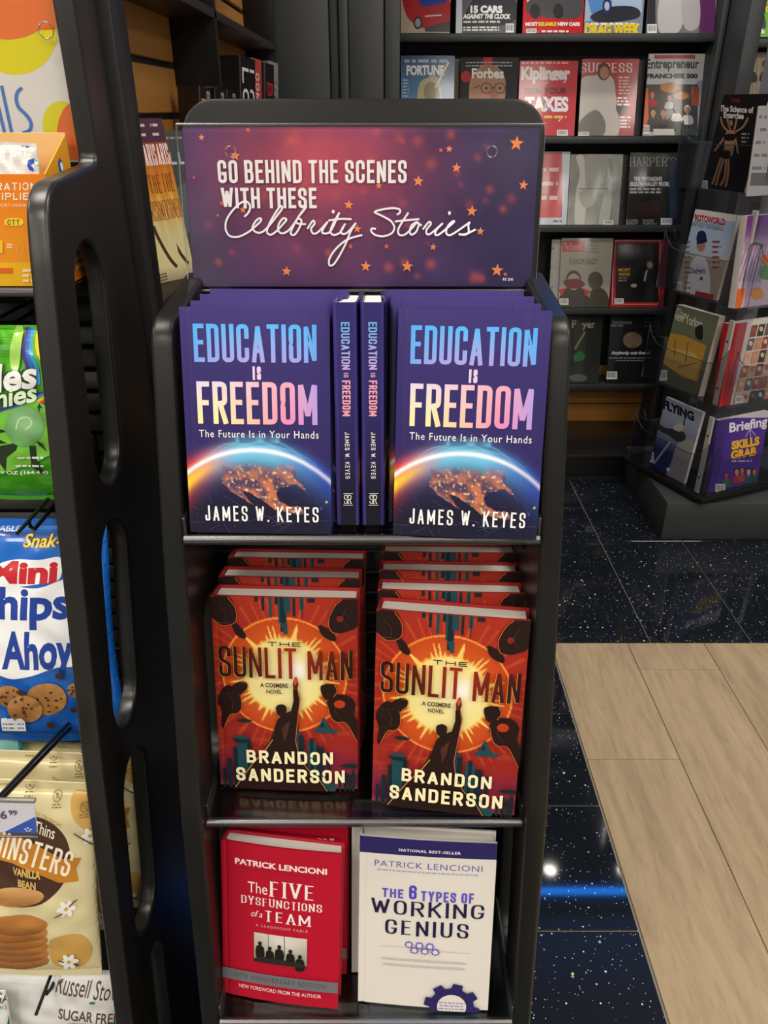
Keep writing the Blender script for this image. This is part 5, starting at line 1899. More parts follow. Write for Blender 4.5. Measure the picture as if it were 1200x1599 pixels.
def m_redcar(a):
    a.fill('#b8a890')
    a.poly([(600, -60), (720, -60), (720, 4), (690, 30), (630, 12)], '#c9b79a')
    a.blob([(628, -14), (650, -22), (690, -18), (704, 6), (703, 34), (686, 48), (660, 44), (636, 26)], '#b01c22')
    a.poly([(652, 0), (692, -6), (698, 4), (662, 12)], '#1c3c9a')
    a.ell(653, 36, 7, 10, '#202020'); a.ell(653, 36, 4.5, 7, '#9a9a98')
    a.line([(664, 26), (690, 24)], 2, '#e8d8d0'); a.poly([(664, 44), (704, 32), (704, 50), (664, 50)], '#3c3c3c')


def m_15cars(a):
    a.fill('#5a5c62')
    a.rect(700, -60, 722, 60, '#c8ccd4'); a.blob([(738, 0), (745, -6), (800, -4), (806, 30), (760, 44), (722, 40)], '#33353a')
    a.t('15 CARS', 735, 9, 785, 21, '#f2f2f0', bold=.06); a.t('AGAINST THE CLOCK', 723, 22, 798, 30, '#f2f2f0', bold=.05, shear=.2)
    a.lines(724, 33, 790, 1, 5, 3, '#d0d0c0'); a.lines(724, 42, 782, 2, 4, 2.5, '#e0e0dc', jag=.1)
    a.bars(790, 37, 803, 51)


def m_reliable(a):
    a.fill('#c4161e')
    a.poly([(820, -30), (905, -30), (905, 8), (870, 10), (825, 14)], '#d9d4cc')
    a.blob([(824, 4), (850, -8), (905, -6), (908, 24), (880, 30), (828, 22)], '#4a4a4c')
    for x in (836, 872): a.ell(x, 18, 8, 12, '#26282a')
    a.t('MOST', 821, 35, 840, 41, '#f2ecea', bold=.06); a.t('RELIABLE', 841, 35, 869, 41, '#f0d024', bold=.06); a.t('NEW CARS', 871, 35, 906, 41, '#f2ecea', bold=.06)
    a.bars(822, 45, 838, 52); a.lines(846, 48, 898, 1, 5, 3, '#f0d8d4')


def m_drag(a):
    a.fill('#7a8694')
    a.poly([(912, -20), (1003, -20), (1003, 20), (940, 30), (912, 34)], '#9fb4cc')
    a.poly([(916, -10), (955, -16), (956, 14), (924, 22)], '#4f86c2'); a.blob([(922, 26), (950, 12), (985, 10), (1000, 18), (992, 30), (940, 36)], '#1f2430')
    a.ell(948, 10, 7, 12, '#1a2c6a'); a.ell(948, 10, 4, 7, '#b0b8c4')
    a.lines(915, 36, 995, 1, 5, 3.4, '#f0f2f4', jag=0)
    a.t('DRAG WEEK', 913, 37, 1000, 56, '#e8c81c', bold=.06, shear=.1)


def m_purple(a):
    a.fill(lambda x, y: mixc(lin('#8a8890'), lin('#6a6670'), y / 530))
    a.rect(1092, -60, 1118, 60, '#5a2458'); a.rect(1008, -60, 1024, 60, '#2c2a30')
    a.blob([(1030, 0), (1050, -10), (1070, 10), (1060, 50), (1030, 50)], '#b8b6b4'); a.blob([(1065, 0), (1090, -10), (1092, 40), (1070, 45)], '#a8a4a4')
    a.bars(1011, 38, 1026, 52)


def m_fortune(a):
    a.fill(lambda x, y: mixc(lin('#38587e'), lin('#5a93bc'), y / 400))
    a.lines(632, 93, 700, 1, 6, 5, '#a8b8c8', jag=0)
    a.t('FORTUNE', 635, 102, 694, 118, '#f0f2f2', bold=.05)
    a.blob([(652, 155), (656, 130), (668, 122), (678, 118), (688, 132), (690, 158), (684, 180), (658, 180)], '#b9b48a')
    a.blob([(662, 140), (672, 128), (684, 136), (686, 155), (668, 160)], '#8a8458')
    a.line([(680, 138), (701, 97)], 3.4, '#cfcfae'); a.lines(629, 124, 640, 6, 5, 2.5, '#a8c8dc')


def m_forbes(a):
    a.fill('#16181a')
    a.rect(755, 90, 769, 104, '#c01c26'); a.lines(728, 97, 800, 2, 5, 2, '#a8aaac', jag=0)
    a.blob([(738, 190), (733, 140), (738, 118), (752, 104), (770, 102), (784, 112), (790, 130), (788, 160), (782, 190)], '#b08468')
    a.blob([(752, 106), (770, 103), (784, 113), (780, 120), (755, 118)], '#a2765a')
    for x in (760, 781): a.ring(x, 138, 8.5, 8, 1.3, '#3a2a22', n=22); a.ell(x, 138, 2.2, 1.8, '#2a1c18', n=10)
    a.line([(768, 137), (773, 137)], 1.4, '#3a2a22'); a.line([(750, 134), (740, 138)], 1.3, '#3a2a22')
    a.blob([(768, 140), (774, 140), (777, 152), (765, 152)], '#9c6c50')
    a.line([(758, 162), (782, 162)], 1.6, '#7a4038')
    a.ell(728, 120, 8, 9, '#b82228', n=24)
    a.t('Forbes', 737, 107, 787, 123, '#eef0ee', bold=.03)


def m_kip(a):
    a.fill('#c22a36')
    a.lines(815, 97, 890, 1, 5, 3, '#e8a0a4', jag=0)
    a.t('Kiplinger', 814, 104, 891, 131, '#e6e2de', bold=.055)
    a.t('TRIM YOUR', 818, 137, 885, 147, '#3c1a20', bold=.03)
    a.t('TAXES', 820, 151, 888, 175, '#e4e8ec', bold=.05)
    a.line([(846, 154), (858, 174)], 2, '#7a88c0'); a.line([(858, 154), (846, 174)], 2, '#d8c890')
    a.lines(850, 181, 885, 1, 5, 4, '#e8c060', jag=0); a.bars(870, 203, 887, 212)
    for (x, y) in ((828, 182), (846, 196), (872, 190), (880, 130), (852, 132)): a.line([(x, y), (x + 4, y - 4)], 2, '#e8c8c8')


def m_success(a):
    a.fill('#a52a2c')
    a.s('SUCCESS', 907, 98, 988, 114, 2.4, '#d8c4bc', thin=1.2, serif=2, gap=2.6)
    a.blob([(906, 214), (906, 130), (930, 118), (955, 120), (962, 150), (964, 214)], '#b8b2a8')
    a.blob([(906, 190), (930, 172), (945, 190), (940, 214), (906, 214)], '#6c6a62')
    a.ell(943, 112, 10, 14, '#4a2a22', n=18); a.ell(944, 114, 7, 10, '#a8785e', n=16)
    a.ell(971, 168, 9, 13, '#4a3c3c', n=18)
    a.lines(966, 120, 986, 6, 5, 2.5, '#e0b0a8'); a.lines(964, 152, 986, 3, 5, 3, '#f0d8d0'); a.lines(968, 182, 986, 4, 5, 3, '#f0d8d0'); a.bars(901, 206, 920, 212)


def m_entre(a):
    a.fill('#c6c8c8')
    a.rect(1022, 86, 1086, 92, '#b8444a')
    a.t('Entrepreneur', 1010, 92, 1092, 112, '#3a3c3e', bold=.03)
    a.t('FRANCHISE 500', 1010, 115, 1090, 123, '#202224', bold=.06)
    a.rect(1010, 132, 1090, 206, '#4a4440'); a.rect(1004, 138, 1013, 200, '#d2642a'); a.rect(1080, 136, 1092, 165, '#c8562c')
    a.ell(1046, 137, 15, 8, '#c8802c'); a.ell(1064, 150, 12, 6, '#c07a34')
    for (x, y, s, sk, cl, hr) in ((1019, 148, 6.5, '#b88468', '#a82822', '#b02a22'), (1045, 153, 6.5, '#c0947c', '#b0aca8', '#4a3428'), (1020, 176, 8, '#c09478', '#3c3834', '#2c1c16'), (1035, 178, 7.5, '#b88a6e', '#3a3230', '#7a5a3c'), (1056, 170, 7.5, '#6a4634', '#dcd8d2', '#2a1c16'), (1073, 172, 8.5, '#b08468', '#e0deda', '#d4d2d0')):
        fig(a, x, y, s, sk, cl, hr)
    a.rect(1020, 202, 1052, 212, '#d8d4c8'); a.rect(1054, 202, 1088, 212, '#3c5c48'); a.bars(1004, 196, 1014, 210)


def m_red3(a):
    a.fill('#c2ccd4'); a.rect(840, 238, 878, 340, '#c8484e'); a.lines(846, 262, 874, 3, 22, 6, '#e8c8c4'); a.lines(864, 344, 880, 1, 4, 3, '#6a5a5c')


def m_grey3(a):
    a.fill(lambda x, y: mixc(lin('#9a9c94'), lin('#7e8178'), fbm(x * .01, y * .006) + .4))
    a.blob([(898, 350), (900, 300), (906, 270), (900, 245), (912, 245), (914, 280), (916, 310), (912, 350)], '#c4c4ba')
    a.blob([(935, 350), (944, 300), (950, 262), (956, 300), (950, 350)], '#b4b4aa')
    a.poly([(950, 248), (956, 246), (960, 276), (954, 278)], '#7a7c74'); a.blob([(906, 300), (930, 295), (926, 320), (910, 322)], '#a4a498')
    a.lines(905, 294, 950, 1, 5, 2, '#62645c', jag=0); a.bars(942, 344, 958, 351)


def m_harpers(a):
    a.fill('#0f0e0f')
    a.s("HARPER'S", 984, 245, 1056, 260, 1.5, '#9a9a98', thin=.9, serif=1.6, gap=2.2)
    a.t("THE PENTAGON'S", 990, 276, 1034, 283, '#e2e2e0', bold=.05); a.t('SILICON VALLEY PROBLEM', 984, 284, 1053, 291, '#e2e2e0', bold=.05)
    a.lines(984, 294, 1034, 2, 5, 3, '#c8c8c6', jag=.2); a.rect(1046, 250, 1058, 340, '#1c3a52'); a.blob([(992, 322), (1010, 316), (1030, 320), (1026, 334), (1000, 336)], '#2a1414')
    a.lines(978, 343, 998, 3, 3, 1.6, '#8a8a88'); a.lines(1004, 343, 1026, 3, 3, 1.6, '#8a8a88'); a.bars(1032, 341, 1050, 351)


def m_econ(a):
    a.fill('#a8a396')
    a.rect(879, 376, 913, 393, '#b4302e'); a.t('The Economist', 881, 379, 911, 391, '#d8a098', bold=.02); a.lines(917, 378, 938, 4, 5, 1.6, '#7a766c')
    a.t('IS EUROPE READY?', 890, 404, 933, 413, '#3c3a34', bold=.0)
    a.blob([(872, 482), (876, 460), (884, 450), (906, 448), (918, 462), (922, 482)], '#3c3830')
    a.ell(896, 438, 12, 16, '#4a443a', n=20); a.ell(896, 440, 10, 13, '#b0a490', n=20); a.blob([(880, 440), (890, 436), (904, 436), (914, 444), (904, 450), (888, 450)], '#7a2c2a')
    a.blob([(920, 482), (922, 458), (928, 450), (940, 450), (950, 462), (950, 482)], '#4a463c'); a.ell(930, 438, 12, 14, '#5a5248', n=20)
    a.poly([(872, 452), (884, 450), (878, 462)], '#b83440'); a.poly([(912, 450), (924, 456), (914, 462)], '#b83440'); a.bars(874, 466, 888, 476)


def m_time(a):
    a.fill('#a81c20'); a.line([(958, 376), (1032, 376), (1028, 475), (957, 475), (958, 376)], 1.2, '#c8a8a4')
    a.rect(962, 379, 1029, 472, '#1c1a18')
    a.t('TIME', 976, 382, 1018, 396, '#2c2a26', bold=.02)
    a.blob([(988, 440), (996, 424), (1008, 412), (1018, 410), (1022, 430), (1014, 452), (1002, 464), (988, 456)], '#0c0b0b')
    a.ell(1014, 411, 6, 7, '#2a2420', n=16); a.ell(1015, 414, 4.6, 5.6, '#8c8680', n=16); a.poly([(1008, 424), (1012, 420), (1008, 440), (1005, 438)], '#a8a49c'); a.ell(990, 446, 5, 3, '#a09a92', n=12)
    a.t('MOST', 966, 419, 985, 424, '#c8a028', bold=.03); a.t('WANTED', 966, 426, 984, 431, '#c8a028', bold=.03); a.lines(966, 433, 982, 2, 4, 2, '#8a8a88'); a.bars(960, 466, 974, 474)


def m_player(a):
    a.fill(lambda x, y: mixc(lin('#1c2220'), lin('#2a302c'), y / 530))
    a.t('Guitar Player', 850, 500, 930, 516, '#a8a48c', bold=.02)
    a.blob([(897, 540), (898, 510), (905, 500), (912, 520), (914, 548), (908, 590), (900, 592)], '#36382f'); a.line([(898, 545), (914, 518)], 3, '#8a8468')
    a.blob([(896, 556), (906, 548), (914, 556), (910, 562), (898, 564)], '#2f7a4c'); a.ell(903, 590, 14, 6, '#5c625e')


def m_sky(a):
    a.fill('#0e0f11')
    a.blob([(952, 490), (976, 486), (972, 520), (962, 560), (950, 590)], '#26292c')
    a.t('Astronomer', 956, 500, 988, 506, '#8c8e90', bold=.03); a.lines(954, 507, 976, 1, 4, 3, '#7c7e80')
    a.ell(988, 531, 15, 12.5, lambda x, y: mixc(lin('#a08c70'), lin('#6a5840'), .5 + .8 * fbm(x * .1, y * .1)), n=32)
    a.t('Anybody out there?', 955, 548, 1016, 555, '#e6e6e4', bold=.05); a.lines(952, 558, 1018, 1, 4, 2, '#9a9a98', jag=0); a.lines(962, 562, 1006, 1, 4, 2, '#9a9a98', jag=0)
    a.bars(947, 580, 964, 592); a.lines(1006, 496, 1024, 3, 6, 2, '#4a4c4e')


for (lb, xl, xr, yb, yt, fn, kw) in (
        ('car magazine with a red car on the cover', 626, 703, ROWS[0], -70, m_redcar, {}),
        ('car magazine reading 15 Cars Against the Clock', 712, 806, ROWS[0], -70, m_15cars, {}),
        ('red car magazine reading Most Reliable New Cars', 816, 910, ROWS[0], -70, m_reliable, {'cover': '#c4161e'}),
        ('magazine with a blue truck and yellow Drag Week lettering', 912, 1003, ROWS[0], -70, m_drag, {}),
        ('glossy grey magazine with a purple edge at the end of the top visible shelf', 1009, 1115, ROWS[0], -70, m_purple, {}),
        ('blue magazine with a unicorn skull on the cover', 626, 708, ROWS[1], 87, m_fortune, {'cover': '#3a5a80'}),
        ('black magazine with a bespectacled bald man on the cover', 717, 806, ROWS[1], 90, m_forbes, {'cover': '#1a1c1e', 'mat': PSATIN}),
        ('red finance magazine reading Trim Your Taxes', 808, 897, ROWS[1], 95, m_kip, {'cover': '#c22a36'}),
        ('red magazine with a person in white on the cover', 903, 990, ROWS[1], 92, m_success, {'cover': '#a52a2c'}),
        ('white magazine with a crowd of people and Franchise 500 lettering', 1004, 1095, ROWS[1], 84, m_entre, {}),
        ('red magazine with a pale blue border', 842, 885, ROWS[2], 237, m_red3, {'cover': '#c2ccd4'}),
        ('glossy silver-grey magazine without readable lettering', 886, 966, ROWS[2], 241, m_grey3, {}),
        ('black magazine about the Pentagon with thin serif lettering', 977, 1060, ROWS[2], 238, m_harpers, {'cover': '#141314'}),
        ('beige magazine with two men and a small red logo block', 872, 951, ROWS[3], 372, m_econ, {}),
        ('dark magazine with a red border and a seated man in black', 953, 1036, ROWS[3], 374, m_time, {'cover': '#a81c20'}),
        ('dark green music magazine with a guitarist on the cover', 850, 935, ROWS[4], 490, m_player, {'cover': '#1c2220', 'mat': PSATIN}),
        ('black astronomy magazine with a small brown planet', 947, 1026, ROWS[4], 488, m_sky, {'cover': '#121315', 'mat': PSATIN})):
    k = fn.__name__
    magazine(lb, xl, xr, yb, yt, fn, key=k, **kw)
# more copies tucked behind, showing as edges
for (lb, xl, xr, yb, yt, c) in (('grey magazine spine tucked behind the unicorn skull magazine', 640, 716, ROWS[1], 92, '#6a6258'), ('dark magazine edge beside the person in white', 920, 1000, ROWS[1], 94, '#2c2a2a'), ('white magazine edge beside the beige two-men magazine', 857, 873, ROWS[3], 374, '#b8b8b4'), ('dark magazine edge beside the black Pentagon magazine', 960, 976, ROWS[2], 242, '#2a2c2c')):
    def plain(a, c=c): a.fill(c); a.lines(xl + 3, yt + 12, xr - 3, 3, 30, 4, '#8a8580')
    magazine(lb, xl, xr, yb, yt, plain, Y=RY + .045 if xr - xl > 30 else RY + .03, key='edge' + c[1:], cover=c, mat=PSATIN)

# second rack bay on the right, nearer the spinner
RY2 = 3.16
rack2 = thing('magazine_rack', 'second charcoal magazine rack bay behind the clear spinner', 'magazine rack', (1.8, 3.3, 0))
R2 = Vector((1.8, 3.3, 0))
part_box('side_upright', rel((1.222, 1.275, 3.05, 3.45, 0, 2.55), R2), RACKM, rack2, .003)
part_box('side_upright', rel((2.40, 2.45, 3.05, 3.45, 0, 2.55), R2), RACKM, rack2, .003)
part_box('back_board', rel((1.275, 2.40, 3.43, 3.45, .1, 2.55), R2), BLACKM, rack2, 0)
part_box('base_cabinet', rel((1.275, 2.40, 3.08, 3.42, 0, .33), R2), RACKM, rack2, .003)
zt = at(1180, 60, Y=RY2).z
for k in range(5): part_box('shelf', rel((1.276, 2.399, RY2 - .014, 3.429, zt - .327 * (k - 1) - .026, zt - .327 * (k - 1) - .002), R2), RACKM, rack2, .002)


def m_golf(a):
    a.fill('#6cae34')
    a.rect(1150, -40, 1260, -6, '#cfd8e0')
    a.t('SAM SCOTT', 1156, 0, 1212, 8, '#e8d024', bold=.05); a.t('TOUGH GEAR', 1140, 9, 1232, 20, '#e8d024', bold=.05)
    a.blob([(1162, 22), (1176, 20), (1172, 44), (1164, 46)], '#2a2c34'); a.blob([(1180, 20), (1192, 20), (1196, 44), (1184, 40)], '#2a2c34'); a.ell(1179, 30, 4, 9, '#b88468')
    a.blob([(1160, 48), (1174, 40), (1176, 46), (1164, 53)], '#e8e8e4'); a.blob([(1182, 40), (1194, 50), (1188, 53), (1180, 46)], '#e8e8e4')
    a.rect(1205, -40, 1260, 60, '#5a9a2c')


def m_people(a):
    a.fill('#a89c84')
    for x in range(1140, 1300, 7): a.line([(x, 80), (x, 190)], 1.4, '#8c8068')
    for (x, s, sk, cl, hr) in ((1150, 9, '#c09074', '#a87860', '#5a3422'), (1171, 10, '#7a5240', '#24242a', '#1c1614'), (1197, 10, '#5c3c2c', '#24242a', '#1c1614'), (1225, 10, '#b88a70', '#30343c', '#4a3020')): fig(a, x, 102, s, sk, cl, hr)


magazine('green golf magazine with yellow lettering on the far rack bay', 1155, 1255, 58, -66, m_golf, Y=RY2, key='golf', cover='#6cae34')
magazine('magazine with people in dark suits before pale curtains', 1139, 1245, 205, 82, m_people, Y=RY2, key='people', mat=PSATIN)


# ================================================================== THE CLEAR SPINNER RACK
SPA = R(24)
EL, ER = Vector((-math.sin(SPA), math.cos(SPA), 0)), Vector((math.cos(SPA), math.sin(SPA), 0))
SC = Vector((1.142, 2.462, 0))            # near corner
SIDE = .43
ctr = SC + (EL + ER) * (SIDE / 2)
spin = thing('spinner_rack', 'clear acrylic magazine spinner rack on a square black base plate', 'magazine rack', (ctr.x, ctr.y, 0))
spin.rotation_euler = (0, 0, SPA)
H2 = SIDE / 2
plinth = link('plinth', rbox(1.034, 1.78, 2.495, 3.03, 0, .152, .004, 2, 'plinth'), RACKM)
plinth.location = (0, 0, 0)
tag(plinth, 'low charcoal plinth under the clear magazine spinner', 'plinth')
part_box('base_plate', (-H2, H2, -H2, H2, .160, .182), BLACK, spin, .004)
link('pivot', disc_ring(.07, .02, .153, .160), METAL, spin)
part_box('core_post', (-.05, .05, -.05, .05, .183, 1.62), pmat('grey_core', '#77777a', .4), spin, .004)
cam0 = Vector((0, 0, CAM_H))


def on_face(u, v, n, off):
    """Point where the line of sight through a photo pixel meets a spinner face plane."""
    p = at(u, v, Y=1.0) - cam0
    P0 = SC - n * off
    k = (P0 - cam0).dot(n) / p.dot(n)
    return cam0 + p * k


NL, NR = -ER, -EL
TZ = [.186, .520, .855, 1.190]
# clear pockets: per tier and face a low front sheet with a scooped edge, a shelf, and side fins
scoop = [(-.19, 0), (.19, 0), (.19, .20)] + [(.19 - .03 * t, .20 - .055 * math.sin(PI / 2 * t) if t <= 1 else .145) for t in (0, .33, .66, 1)] + [(.10, .135), (-.10, .135), (-.16, .145)] + [(-.19, .20)]
sheet = slab([fillet([(a, b, .02 if 0 < i < len(scoop) else 0) for i, (a, b) in enumerate(scoop)], 3)], .003, .0005, 'Y', 1, 'pocket_front')
edge_me = tube([(x, 0, zz) for x, zz in ((-.19, 0), (-.19, .20), (-.17, .165), (-.14, .142), (-.10, .135), (.10, .135), (.14, .142), (.17, .165), (.19, .20), (.19, 0))], .0016, 'pocket_edge', n=6)
shelf_me = rbox(-.185, .185, 0, .075, -.0015, .0015, .0004, 1, 'pocket_shelf')
side_me = slab([fillet([(0, 0, .002), (.075, 0, .002), (.075, .315, .004), (.03, .315, .02), (.012, .24, .03), (.028, .17, .03), (0, .12, .02)], 4)], .003, .0005, 'X', 1, 'pocket_side')
bar_me = rbox(-.011, .011, -.004, .004, 0, .29, .002, 1, 'divider_bar')
FROST = clear_mat('frosted_bar', '#d8d8d6', .25, .3, .5)
FROSTW = pmat('frosted_white_bar', '#a9a7a2', .35)
screw_me = disc_ring(.0045, .0001, -.003, 0, 12, 'screw')
for z in TZ:
    for f in range(4):
        Mz = Matrix.Rotation(PI / 2 * f, 4, 'Z')
        for (nm, me, loc) in (('pocket_front', sheet, (0, -H2 + .006, z)), ('pocket_shelf', shelf_me, (0, -H2 + .008, z + .001)), ('pocket_side', side_me, (-.19, -H2 + .008, z)), ('pocket_side', side_me, (.19, -H2 + .008, z))):
            o = link(nm, me, ACRYLP, spin)
            o.matrix_local = Mz @ Matrix.Translation(loc)
        e_ = link('pocket_edge', edge_me, ACRYLE, spin)
        e_.matrix_local = Mz @ Matrix.Translation((0, -H2 + .006, z))
        if f in (1, 2): continue
        o = link('divider_bar', bar_me, FROSTW, spin)
        o.matrix_local = Mz @ Matrix.Translation((.172, -H2 + .014, z + .004))
        for sz in (.06, .22):
            s_ = link('screw', screw_me, METAL, o)
            s_.matrix_local = Matrix.Translation((0, -.0045, sz)) @ Matrix.Rotation(PI / 2, 4, 'X')
    # printed fins between the tiers
def spin_mag(label, n, yaw, bl, br, tl, draw, off=.022, lean=5, t=.012, key='sp', cover='#cfcdca', mat=PGLOSS):
    a0, b0 = on_face(*bl, n, off), on_face(*br, n, off)
    z = (a0.z + b0.z) / 2
    loc = (a0 + b0) / 2
    tz = min(TZ, key=lambda q: abs(q - z))
    loc.z = tz + .004
    w = (b0 - a0).length if yaw < 0 else Vector((b0.x - a0.x, b0.y - a0.y)).length
    w = max(.16, min(w, .24))
    M = pmx(lean, yaw)
    h = float(1 - photo_coords(loc, M, w, 1.0, 1.0, 1.0)(np.array([[tl[0], tl[1]]]))[0, 1])
    h = max(.22, min(.30, h))
    a = Art(400, 530)
    a.px = photo_coords(loc, M, w, h, 400, 530)
    draw(a)
    m = make_book('magazine', w, h, t, pmat('magcover_' + key, cover, .35), a, mat, key, board=.0004, groove=0, bow=.002, pages_inset=.0003, cover_name='cover')
    tag(m, label, 'magazine')
    pose(m, loc, lean, yaw)
    return m


def s_flying(a):
    a.fill(lambda x, y: mixc(lin('#8c94ac'), lin('#1c2c5c'), (y - 120) / 260))
    a.blob([(1040, 760), (1050, 720), (1062, 690), (1085, 690), (1090, 760)], '#8c8a90')
    a.t('FLYING', 1033, 624, 1082, 639, '#1a1c28', bold=.06, wf=lambda x, y: (x + 3, y + .42 * (x - 1031) - 2))
    a.blob([(1027, 660), (1040, 668), (1056, 670), (1070, 676), (1071, 686), (1060, 690), (1046, 680), (1030, 672)], '#2c3034')
    a.line([(1031, 648), (1028, 662)], 2, '#2a2e34'); a.line([(1071, 650), (1068, 672)], 2, '#2a2e34'); a.blob([(1052, 668), (1064, 660), (1070, 668), (1062, 674)], '#a8a49c')
    a.line([(1048, 690), (1022, 724)], 3.4, '#9aa0ac'); a.bars(1014, 706, 1022, 722); a.ell(1045, 733, 3, 3, '#d8d8d8')


def s_newyorker(a):
    a.fill(lambda x, y: mixc(lin('#6a7058'), lin('#59604c'), y / 500))
    a.t('The', 1058, 478, 1072, 490, '#c8ccc0', wf=lambda x, y: (x, y + .35 * (x - 1050))); a.t('New Yorker', 1052, 484, 1098, 500, '#c8ccc0', bold=.01, wf=lambda x, y: (x, y + .35 * (x - 1056)))
    a.poly([(1046, 520), (1070, 524), (1104, 540), (1090, 596), (1066, 588), (1034, 566)], '#b08a3c')
    a.blob([(1040, 548), (1060, 545), (1090, 556), (1086, 590), (1062, 582), (1038, 566)], '#c0a05c')
    for p in ([(1056, 530), (1054, 556)], [(1076, 534), (1072, 566)], [(1060, 574), (1090, 566)]): a.line(p, 1.2, '#5a4420')
    a.blob([(1088, 512), (1098, 508), (1098, 530), (1088, 526)], '#24241e'); a.bars(1031, 578, 1043, 594); a.poly([(1026, 596), (1100, 622), (1096, 650), (1020, 625)], '#2a2226')


def s_roto(a):
    a.fill(lambda x, y: mixc(lin('#a8c0d8'), lin('#b0a898'), (y - 200) / 160))
    a.rect(1060, 318, 1150, 345, '#dcdcda')
    sk = lambda x, y: (x, y + .16 * (x - 1080))
    a.t('ROTOWORLD', 1086, 333, 1134, 344, '#a82c34', bold=.05, wf=sk); a.ell(1081, 337, 4, 4, '#6a4a9a')
    a.t('FANTASY BASEBALL', 1076, 345, 1132, 353, '#6a7a8c', bold=.02, wf=sk)
    a.poly([(1060, 400), (1140, 408), (1130, 480), (1050, 470)], '#a89c84')
    a.blob([(1072, 470), (1078, 418), (1090, 400), (1102, 402), (1110, 430), (1106, 476), (1080, 478)], '#d8d8d8')
    a.ell(1096, 383, 7, 10, '#a8785c', n=18); a.blob([(1089, 376), (1092, 362), (1102, 362), (1105, 374), (1098, 378)], '#1c2c5c'); a.blob([(1090, 378), (1104, 374), (1105, 378), (1092, 381)], '#16224a')
    a.t('Dodgers', 1078, 418, 1103, 430, '#24408c', bold=.02, shear=.2); a.ell(1097, 435, 2.5, 3, '#a82c34')
    a.poly([(1088, 454), (1116, 460), (1114, 472), (1086, 464)], '#a8303a')
    a.lines(1070, 376, 1080, 12, 8, 3, '#7c6a6c'); a.lines(1114, 376, 1128, 6, 8, 3, '#8c4448'); a.bars(1056, 440, 1066, 458)


def s_science(a):
    a.fill('#18181c')
    a.t('TIME', 1142, 154, 1157, 160, '#7a1c20', bold=.04)
    sk = lambda x, y: (x, y + .06 * (x - 1125))
    a.t('The Science of', 1125, 164, 1178, 174, '#d4d4d2', bold=.04, wf=sk); a.t('Exercise', 1131, 174, 1163, 184, '#d4d4d2', bold=.04, wf=sk)
    SK = '#9a7456'
    for p in ([(1138, 205), (1130, 196), (1126, 182)], [(1142, 203), (1138, 190), (1137, 182)], [(1148, 203), (1151, 192), (1152, 184)], [(1150, 206), (1162, 198), (1170, 184)], [(1136, 210), (1126, 224), (1117, 236)], [(1149, 212), (1152, 226), (1154, 240)]): A_ = a.line(catmull(p, 5), 3, SK)
    a.ell(1143, 193, 4, 6, '#4a3020', n=14); a.ell(1143, 192, 3, 4.5, SK, n=14)
    a.blob([(1135, 208), (1143, 203), (1150, 208), (1147, 238), (1143, 244), (1133, 242), (1133, 230)], SK)
    a.blob([(1134, 210), (1150, 210), (1148, 219), (1134, 219)], '#141416'); a.blob([(1127, 236), (1142, 236), (1140, 247), (1126, 246)], '#141416')
    for p in ([(1128, 246), (1120, 270), (1114, 288)], [(1132, 248), (1124, 274), (1120, 290)], [(1136, 248), (1134, 275), (1127, 290)], [(1140, 248), (1139, 272), (1135, 292)]): a.line(catmull(p, 5), 3.4, SK)
    a.lines(1160, 208, 1173, 3, 6, 3, '#8a8a88'); a.bars(1097, 282, 1107, 297)


def s_brief(a):
    a.fill(lambda x, y: mixc(lin('#4a2c8c'), lin('#54329a'), x / 400))
    a.rect(1120, 640, 1220, 652, '#c8c4d0')
    sk = lambda x, y: (x, y - .18 * (x - 1140))
    a.t('Briefings', 1139, 660, 1206, 680, '#ece8f0', bold=.03, wf=sk)
    a.line([(1171, 669), (1164, 682)], 1, '#c8c0dc'); a.line([(1171, 669), (1172, 684)], 1, '#c8c0dc'); a.line([(1171, 669), (1180, 680)], 1, '#c8c0dc')
    for (d, c) in ((1.2, '#6a2c1c'), (0, '#e8b43c')):
        a.t('SKILLS', 1142 + d, 689 + d, 1186 + d, 703 + d, c, bold=.06, wf=sk); a.t('GRAB', 1141 + d, 704 + d, 1181 + d, 718 + d, c, bold=.06, wf=sk)
    a.lines(1142, 718, 1174, 1, 4, 3, '#b8a8d0', jag=0)
    for (x, y, c, s2) in ((1134, 742, '#2c6a44', '#b0543c'), (1150, 736, '#a82c4c', '#d0987c'), (1158, 734, '#c0443c', '#c87860'), (1168, 736, '#2c5a6a', '#d8b8a0'), (1177, 736, '#1c4c4c', '#c08068')): fig(a, x, y, 6.5, s2, c, '#4a2420')
    a.bars(1116, 755, 1131, 768)


def s_grid(a):
    a.fill('#b8202a')
    a.poly([(1168, 500), (1260, 486), (1240, 640), (1140, 634)], '#d0ccc4')
    rr = random.Random(4)
    for r_ in range(6):
        for c_ in range(5):
            x = 1174 - r_ * 5.2 + c_ * 11.5; y = 508 + r_ * 21 - c_ * 1.5
            col = rr.choice(('#3a3634', '#8a4438', '#b88468', '#5a5a5c', '#2c3c5c', '#7a2c34', '#c8a088'))
            a.poly([(x, y), (x + 10, y - 1.4), (x + 5.4, y + 17.5), (x - 4.6, y + 19)], col)
            a.ell(x + 3, y + 7, 3, 4, rr.choice(('#c09478', '#8a5c44', '#d0b098')), n=10)
    a.bars(1146, 618, 1158, 628)


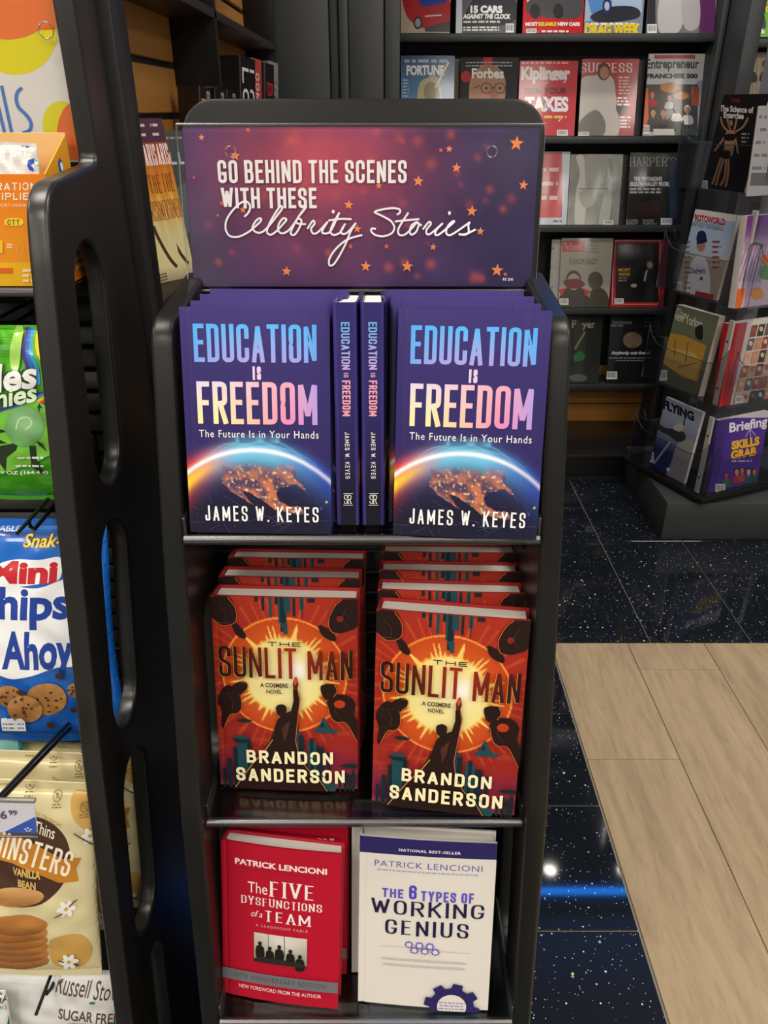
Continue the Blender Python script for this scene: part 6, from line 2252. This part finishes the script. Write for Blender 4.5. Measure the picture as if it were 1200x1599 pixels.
def s_veg(a):
    a.fill(lambda x, y: mixc(lin('#6a2c7c'), lin('#c8b0c4'), (y - 90) / 120))
    for k in range(8): a.line([(1168 + k * 5, 378), (1150 + k * 5, 440)], 1.4, '#8c6a94')
    a.ell(1198, 425, 14, 12, '#4a8c3c', n=20); a.ell(1182, 458, 10, 10, '#d88c2c', n=20); a.ell(1195, 405, 8, 8, '#d0602c', n=20)
    a.poly([(1140, 452), (1164, 450), (1156, 484), (1138, 484)], '#d8641c'); a.curve([(1170, 384), (1180, 380), (1192, 384)], 3, '#2c5a34')


def s_topgrey(a):
    a.fill('#9a9aa0'); a.lines(1172, 180, 1200, 5, 20, 5, '#6a6a72'); a.rect(1160, 270, 1230, 290, '#5a5a60')


for (lb, n, yaw, bl, br, tl, fn, kw) in (
        ('aviation magazine with a grey aircraft in the lowest spinner pocket', NL, -66, (1015, 724), (1069, 753), (1031, 615), s_flying, {}),
        ('olive magazine with a cracker illustration in the second spinner pocket', NL, -66, (1030, 592), (1090, 622), (1047, 472), s_newyorker, {'t': .03, 'mat': PSATIN, 'cover': '#6a7058'}),
        ('fantasy baseball magazine with a player in white in a spinner pocket', NL, -66, (1056, 456), (1118, 474), (1075, 325), s_roto, {}),
        ('black exercise magazine with a posing athlete in the top spinner pocket', NL, -66, (1096, 296), (1160, 312), (1120, 148), s_science, {'cover': '#18181c', 'mat': PSATIN}),
        ('purple magazine reading Skills Grab in the lowest spinner pocket', NR, 24, (1098, 773), (1190, 755), (1132, 655), s_brief, {'cover': '#4a2c8c', 't': .02}),
        ('red magazine with a grid of portraits in a spinner pocket', NR, 24, (1112, 636), (1215, 620), (1150, 505), s_grid, {'cover': '#b8202a', 't': .035}),
        ('pink and purple food magazine with vegetables in a spinner pocket', NR, 24, (1142, 482), (1240, 464), (1184, 336), s_veg, {'t': .03}),
        ('grey magazine in the top spinner pocket above the food magazine', NR, 24, (1166, 312), (1262, 296), (1196, 165), s_topgrey, {})):
    spin_mag(lb, n, yaw, bl, br, tl, fn, key=fn.__name__, **kw)
